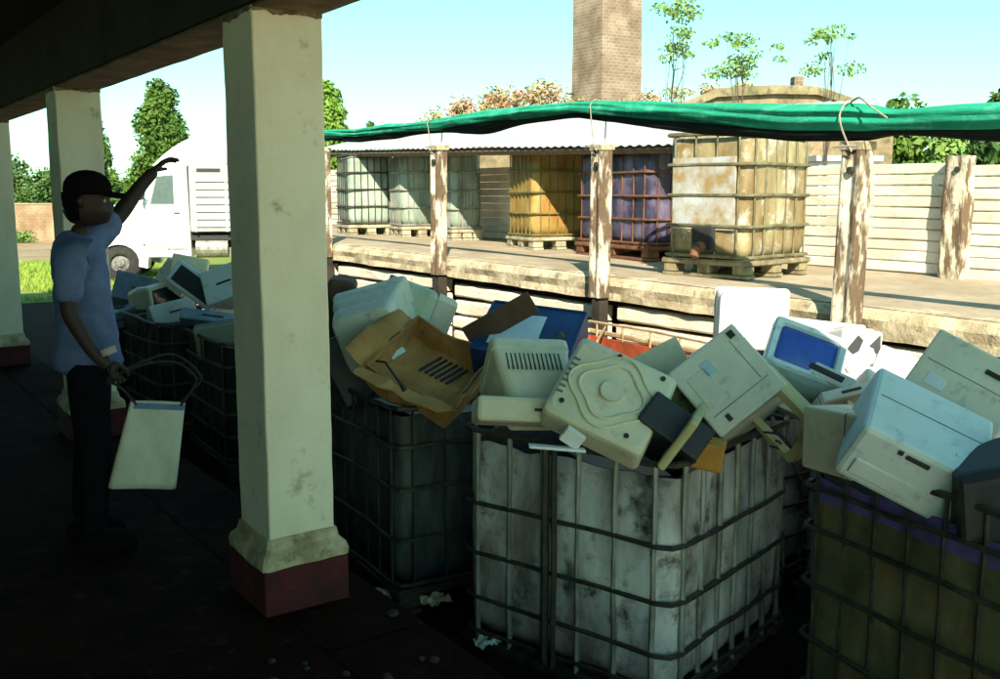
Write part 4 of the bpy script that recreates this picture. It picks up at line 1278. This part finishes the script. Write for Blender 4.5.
# three slender saplings
for i, (px, top, bot, wpx, dp, lab) in enumerate(((668, 4, 100, 58, 19, 'tall sapling with pale leaves right of the brick chimney'), (735, 38, 98, 76, 19, 'spreading sapling with pale leaves above the old roof'), (820, 30, 110, 60, 19, 'thin sapling with two leaf tufts above the green cloth'))):
    base = gpt(px, dp)
    h = 2.25 + (193 - top) / 1000 * dp
    hb = 2.25 + (193 - bot) / 1000 * dp
    rnd = random.Random(70 + i)
    cl = []
    R_ = wpx / 2000 * dp
    for k in range(15 if i < 2 else 9):
        a = rnd.uniform(0, 6.28); d = R_ * rnd.uniform(.2, .95)
        cl.append((d * cos(a), d * sin(a), hb + (h - hb) * rnd.uniform(.35, .97), rnd.uniform(.10, .24), 1.25, .62))
    tree('sapling', lab, 'sapling', base, cl, 1250 if i < 2 else 700, .038, leafl_m, .028, (hb + h) / 2 + .2, 80 + i, 'slender saplings beyond the wall', limbs=9)
# dry brush on the ruined bank
bank = G()
bx = at(480, 120, 24)


def bankf(u, v):
    p = gpt(365 + 330 * u, 22 + 8 * v)
    e = sin(pi * v) ** .5 * (.6 + .4 * sin(pi * min(1, u * 1.25)))
    z = GZ - .1 + 5.0 * e * (.78 + .30 * u) * (1 + .12 * N3(u * 9, v * 4, 2)) if 0 < v < 1 and 0 < u < 1 else GZ - .1
    return (p.x, p.y, z)


bank.grid(bankf, 60, 16)
struct(bank.build('earth_bank', ruin_m))
for i in range(34):
    u = .08 + .84 * i / 33 + random.uniform(-.02, .02); v = random.uniform(.35, .6)
    p = Vector(bankf(u, v))
    r_ = random.uniform(.16, .36)
    tree('dry_shrub', 'pinkish dry shrub on the ruined bank before the brick chimney', 'shrub', p - Vector((0, 0, .1)), [(random.uniform(-.3, .3), random.uniform(-.3, .3), .25 + .35 * random.random(), r_, 1.1, 1.1) for _ in range(3)], 300, .05, dry_m if i % 4 else M('olive_dry_shrub', (.26, .25, .08), .9, (.34, .30, .1), .5, 1), .02, .4, 100 + i, 'dry shrubs on the bank', limbs=4)

rb = gpt(738, 27.2)
for i in range(9):
    p = rb + Vector((cos(rad(-34)), sin(rad(-34)), 0)) * (-3.2 + 6.2 * i / 8 + random.uniform(-.2, .2)); p.z = GZ + 4.34 + .45 * sin(pi * i / 8)
    tree('dry_shrub', 'wispy dry weed growing along the weathered roof edge of the old building', 'shrub', p, [(random.uniform(-.3, .3), random.uniform(-.2, .2), .12 + .15 * random.random(), random.uniform(.14, .26), 1.3, .8) for _ in range(3)], 260, .045, dry_m if i % 2 else MATS['olive_dry_shrub'], .012, .2, 180 + i, 'wispy weeds on the old roof', limbs=3)
# brick chimney
t = thing('brick_chimney', 'tall square old brick chimney rising out of the top of the picture', 'chimney', at(608, 130, 36.0) * 1, 0)
p = gpt(603, 37); t.location = p; t.rotation_euler = (0, 0, rad(-3))
g = G()
rings = []
for k in range(30):
    z = 16.0 * k / 29
    s_ = 1.0 - .10 * z / 16
    rings.append([(a * s_ * .92 + .02 * N3(a, b, z), b * s_ * .92, z) for a, b in ((-1.0, -1.0), (1.0, -1.0), (1.0, 1.0), (-1.0, 1.0))])
g.loft(rings).build('stack', chimney_m, t)
g = G(); g.loft([[(a * .93, b * .93, z) for a, b in ((-1, -1), (1, -1), (1, 1), (-1, 1))] for z in (15.7, 16.2)]); g.build('crown_course', chimney_m, t)

# old low building with mossy roof and stub chimney
t = thing('old_building', 'low old building with a mossy brown roof behind the shade cloth', 'building', gpt(738, 29) - Vector((0, 0, .32)), rad(-34))
g = G(); g.prism([(-3.3, 0), (-3.3, 4.70), (-2.0, 4.88), (-1.3, 5.14), (1.3, 5.20), (2.0, 5.0), (3.4, 4.56), (3.4, 0)], 'y', -2.15, 2.15); g.build('wall', ruin_m, t)
g = G()
RP = [(-3.5, 4.80), (-2.0, 4.98), (-1.3, 5.26), (.2, 5.34), (1.3, 5.32), (2.0, 5.12), (3.6, 4.62)]
g.loft([[(x, y0, z + .05 * N3(x * 2, y0, 1)) for x, z in RP] + [(x, y0, z - .22) for x, z in RP[::-1]] for y0 in (-2.3, -1.0, .5, 2.3)])
rf = g.build('roof', roofold_m, t)
g = G(); g.box((1.45, .0, 5.45), (.26, .4, .7)); g.build('chimney', chimney_m, rf)
t = thing('white_building', 'white rendered outbuilding between the big tank and the broad post', 'building', gpt(824, 20), rad(-30))
g = G(); g.box((0, 0, 1.42), (1.1, 1.6, 2.85)); g.build('wall', render_m, t)
g = G(); g.box((0, 0, 2.9), (1.3, 1.8, .1)); g.build('roof', sheet_m, t)
t = thing('ruined_gable', 'crumbling tan gable wall under the swag of green cloth', 'wall', gpt(548, 19), rad(-33))
g = G(); g.prism([(-1.3, 0), (-1.25, 2.9), (-.5, 3.2), (.15, 3.55), (.6, 3.2), (1.3, 2.95), (1.3, 0)], 'y', -.2, .2); g.build('gable', ruin_m, t)

# far tan wall
a, b = gpt(-120, 48), gpt(330, 47)
t = thing('yard_wall', 'long tan brick wall beyond the grass at the left', 'wall', (a + b) / 2, math.atan2((b - a).y, (b - a).x))
g = G(); g.box((0, 0, .86), ((b - a).length, .25, 1.72)); g.build('wall', redbrick_m, t)
g = G(); g.box((0, 0, 1.75), ((b - a).length + .02, .32, .07)); g.build('coping', farwall_m, t)
for i, (px, dp) in enumerate(((110, 44.5), (24, 46))):
    tree('weed_clump', ['lime green weed clump at the foot of the tan wall beside the truck', 'yellowish weed clump at the foot of the tan wall at the left'][i], 'weeds', gpt(px, dp), [(random.uniform(-.5, .5), random.uniform(-.3, .3), .25, .35, 1.1, .9) for _ in range(4)], 700, .07, leafl_m, .015, .3, 140 + i, limbs=3)

# ------------------------------------------------------------------ person


def skinned(name, chains, mat, parent, sub=2, root=0):
    """chains: list of lists of (point, radius); the first point of a later chain may be an index pair into an earlier one"""
    bm = bmesh.new()
    lay = bm.verts.layers.skin.verify()
    allv = []
    for ch in chains:
        vs = []
        for k, it in enumerate(ch):
            if isinstance(it, tuple) and isinstance(it[0], int):
                vs.append(allv[it[0]][it[1]]); continue
            p, r_ = it
            v = bm.verts.new(p)
            rx, ry = r_ if isinstance(r_, tuple) else (r_, r_)
            v[lay].radius = (rx, ry)
            vs.append(v)
        for a, b in zip(vs, vs[1:]):
            bm.edges.new((a, b))
        allv.append(vs)
    allv[0][root][lay].use_root = True
    me = bpy.data.meshes.new(name); bm.to_mesh(me); bm.free()
    me.materials.append(mat)
    o = bpy.data.objects.new(name, me); COL.objects.link(o)
    if parent is not None:
        o.parent = parent
    md = o.modifiers.new('skin', 'SKIN'); md.use_smooth_shade = True; md.branch_smoothing = .6
    md = o.modifiers.new('subsurf', 'SUBSURF'); md.levels = sub; md.render_levels = sub
    return o


# local frame: +X is the way the person faces, +Y their left, z up. Right side is toward the camera.
pe = thing('person', 'person in dark cap and blue t-shirt, one arm raised, the other holding a bag', 'person', (1.075, 4.99, 0), rad(-20))
V = Vector
HL = V((.30, .34, 1.80))     # raised left hand
HR = V((.13, -.27, .93))     # hanging right hand
body = [
    [(V((0, 0, .93)), (.08, .07)), (V((0, 0, 1.08)), (.085, .07)), (V((-.015, 0, 1.25)), (.115, .09)), (V((-.02, 0, 1.39)), (.095, .075)), (V((-.01, 0, 1.50)), (.055, .055)), (V((.015, 0, 1.56)), (.052, .052))],
    [(0, 3), (V((-.02, -.20, 1.42)), .048), (V((-.04, -.245, 1.17)), .043), (V((.055, -.265, .99)), .033), (HR + V((.002, 0, -.02)), (.034, .026))],
    [(0, 3), (V((-.0, .20, 1.44)), .048), (V((.15, .30, 1.60)), .045), (V((.25, .34, 1.74)), .035), (HL + V((.025, .01, .02)), (.034, .024))],
    [(0, 0), (V((.0, -.10, .84)), .075), (V((.02, -.11, .50)), .066), (V((-.01, -.11, .12)), .045), (V((.0, -.115, .045)), .042), (V((.16, -.13, .035)), .033)],
    [(0, 0), (V((.0, .10, .84)), .075), (V((-.03, .12, .50)), .066), (V((-.09, .13, .12)), .045), (V((-.08, .135, .045)), .042), (V((.08, .15, .035)), .033)],
]
bo = skinned('body', body, skin_m, pe)
# head
g = G()
rings = []
hc = V((.035, 0, 1.665))
for k in range(17):
    f = -1 + 2 * k / 16
    z = f * .118
    s_ = max(.02, math.sqrt(max(0, 1 - f * f)))
    ring = []
    for q in range(24):
        a = 2 * pi * q / 24
        rx = .097 * s_ if z > -.02 else .097 * s_ ** .75
        ry = .076 * s_
        x = rx * cos(a) + (.018 if z < -.03 else 0) * cos(a)
        if cos(a) > .2:
            x += .028 * math.exp(-((z + .022) / .016) ** 2) * math.exp(-(sin(a) / .20) ** 2)    # nose
            x += .008 * math.exp(-((z - .018) / .012) ** 2) * (1 - .4 * abs(sin(a)))             # brow
            x -= .008 * math.exp(-((z) / .012) ** 2) * math.exp(-((abs(sin(a)) - .42) / .15) ** 2)  # eye sockets
            x += .007 * math.exp(-((z + .060) / .009) ** 2) * math.exp(-(sin(a) / .35) ** 2)     # lips
            x += .012 * math.exp(-((z + .098) / .02) ** 2) * math.exp(-(sin(a) / .4) ** 2)       # chin
        ring.append(hc + V((x, ry * sin(a), z)))
    rings.append(ring)
g.loft(rings).build('head', skin_m, pe, smooth=True)
for s_ in (-1, 1):
    g = G(); g.tube([hc + V((-.015, s_ * .072, -.03)), hc + V((-.022, s_ * .086, 0)), hc + V((-.010, s_ * .080, .022))], [.010, .016, .011], 8); g.build('ear', skin_m, pe, smooth=True)
    g = G(); g.tube([hc + V((.076, s_ * .031, .0)), hc + V((.086, s_ * .031, .0))], [.012, .009], 10); g.build('eye', M('eye_white', (.6, .58, .55), .2), pe, smooth=True)
# cap: crown and brim; hair at the nape
g = G()
g.loft([[hc + V((.005 + r_ * 1.22 * cos(2 * pi * q / 24), r_ * sin(2 * pi * q / 24), z)) for q in range(24)] for r_, z in ((.085, .028), (.087, .055), (.082, .085), (.069, .108), (.050, .125), (.027, .135), (.005, .138))], cap0=False)
g.build('cap', hair_m, pe, smooth=True, solid=.006)
g = G(); g.grid(lambda u, v: hc + V((.088 + .085 * u * (1 - .35 * (2 * v - 1) ** 2), (v - .5) * .145 * (1 - .15 * u), .042 - .012 * u - .02 * (2 * v - 1) ** 2)), 5, 8); g.build('brim', hair_m, pe, smooth=True, solid=.006)
g = G(); g.loft([[hc + V((-.024 + r_ * .96 * cos(a), r_ * .92 * sin(a), z)) for a in [pi * .52 + pi * .96 * q / 14 for q in range(15)]] for r_, z in ((.084, .04), (.084, .01), (.080, -.025), (.070, -.06), (.056, -.09))], closed=False)
g.build('hair', hair_m, pe, smooth=True, solid=.012)
# clothes
sh = [[(V((0, 0, .83)), (.172, .150)), (V((0, 0, .93)), (.165, .143)), (V((0, 0, 1.06)), (.150, .125)), (V((-.015, 0, 1.24)), (.168, .132)), (V((-.02, 0, 1.40)), (.168, .128)), (V((-.014, 0, 1.485)), (.125, .115)), (V((-.006, 0, 1.525)), (.075, .075))],
      [(0, 4), (V((-.02, -.13, 1.445)), .105), (V((-.025, -.21, 1.40)), .078), (V((-.038, -.245, 1.20)), .068)],
      [(0, 4), (V((-.01, .13, 1.455)), .105), (V((.02, .21, 1.47)), .078), (V((.13, .29, 1.59)), .064)]]
tso = skinned('t_shirt', sh, shirt_m, pe)
tx = bpy.data.textures.new('cloth folds', 'CLOUDS'); tx.noise_scale = .10; tx.noise_depth = 2
md = tso.modifiers.new('folds', 'DISPLACE'); md.texture = tx; md.strength = .035; md.mid_level = .5; md.texture_coords = 'LOCAL'
trs = [[(V((0, 0, 1.0)), (.125, .105)), (V((0, 0, .85)), (.135, .118))],
       [(0, 1), (V((.0, -.10, .78)), .112), (V((.02, -.11, .50)), .083), (V((-.01, -.11, .07)), .066)],
       [(0, 1), (V((.0, .10, .78)), .112), (V((-.03, .12, .50)), .083), (V((-.085, .13, .07)), .066)]]
skinned('trousers', trs, trouser_m, pe)
for s_, x in ((-1, 0), (1, -.08)):
    g = G(); y = s_ * .125
    g.loft([[V((x + .05 + a, y + b, z)) for a, b in rrect(w_, h_, r_, 5)] for w_, h_, r_, z in ((.28, .10, .045, .004), (.285, .105, .05, .03), (.26, .10, .048, .06), (.15, .09, .04, .10))])
    g.build('shoe', hair_m, pe, smooth=True)


def hand(c, fwd, side, curl, mat=skin_m):
    """palm plus five bent fingers as one skinned body part rooted at the wrist"""
    fwd = fwd.normalized(); side = side.normalized(); pn = fwd.cross(side).normalized()
    ch = [[(c, (.026, .018)), (c + fwd * .045, (.038, .016)), (c + fwd * .085, (.040, .014))]]
    for k, (off, ln) in enumerate(((-.032, .070), (-.011, .082), (.011, .078), (.031, .060))):
        b = c + fwd * .088 + side * off
        p1 = b + (fwd * cos(curl) + pn * sin(curl)) * ln * .45
        p2 = p1 + (fwd * cos(curl * 2.1) + pn * sin(curl * 2.1)) * ln * .32
        p3 = p2 + (fwd * cos(curl * 3) + pn * sin(curl * 3)) * ln * .25
        ch.append([(0, 2), (b, .0095), (p1, .009), (p2, .008), (p3, .0065)])
    tb = c + fwd * .03 - side * .035
    ch.append([(0, 1), (tb, .013), (tb + fwd * .035 - side * .022 + pn * .014, .0105), (tb + fwd * .062 - side * .024 + pn * .034, .0085)])
    return skinned('hand', ch, mat, pe, sub=1)


hand(HR + V((0, 0, .02)), V((.15, -.05, -1)), V((1, 0, .15)) * -1, .75)
hand(HL, V((.6, .25, .55)), V((.2, -1, .2)), .35)
g = G(); g.tube([HR + V((-.012, .002, .075)), HR + V((-.002, 0, .045))], [.036, .036], 12); g.build('cuff', glove_m, pe, smooth=True)

# bag: pale canvas tote hanging by cord handles
hr_w = Matrix.Translation(pe.location) @ Matrix.Rotation(rad(-20), 4, 'Z') @ (HR + V((.01, 0, -.07)))
bc = at(146, 443, 4.78)
bt = thing('tote_bag', 'pale canvas bag with long dark cord handles, hanging from the person\'s hand', 'bag', bc, 0, None, pose(12, 0, 7))
g = G()
rings = []
for k in range(15):
    f = k / 14
    z = -.22 + .42 * f
    wd = .31 - .06 * f
    dp = .07 * (1 - .55 * f)
    ring = []
    for a, b in perim_pts(wd, dp, dp * .45, 48):
        ring.append((a + .04 * f, b + .018 * N3(a * 6, b * 9, z * 5) + .006 * N3(a * 18, b * 20, z * 14), z + .012 * N3(a * 4, 3, 2) + .006 * sin(f * pi)))
    rings.append(ring)
g.loft(rings, cap1=False); g.build('body', bag_m, bt, smooth=True)
g = G(); g.loft([[(a + .04, b, z) for a, b in perim_pts(.252, .036, .015, 40)] for z in (.168, .197)], cap0=False, cap1=False); g.build('hem', bagblue_m, bt)
bpy.context.view_layer.update()
inv = bt.matrix_world.inverted()
hl = inv @ hr_w
for yy, bulge in ((-.02, 0), (.02, .03)):
    g = G()
    p0, p1 = V((-.06, yy, .19)), V((.14, yy, .19))
    a1 = V((.20 + bulge, yy, .33)); a2 = V((.10, yy, .40 + bulge))
    pts = [p0, p0.lerp(hl, .5) + V((-.0, 0, .0)), hl, hl.lerp(a2, .45) + V((.0, 0, .03)), a2, a1, p1 + V((.04, 0, .06)), p1]
    # smooth
    sm = []
    for i in range(len(pts) - 1):
        q0, q1, q2, q3 = pts[max(0, i - 1)], pts[i], pts[i + 1], pts[min(len(pts) - 1, i + 2)]
        for s_ in range(6):
            u = s_ / 6
            sm.append(.5 * ((2 * q1) + (q2 - q0) * u + (2 * q0 - 5 * q1 + 4 * q2 - q3) * u * u + (3 * q1 - q0 - 3 * q2 + q3) * u ** 3))
    sm.append(pts[-1])
    g.tube(sm, .006, 6); g.build('handle', M('dark_cord', (.03, .028, .024), .9), bt)
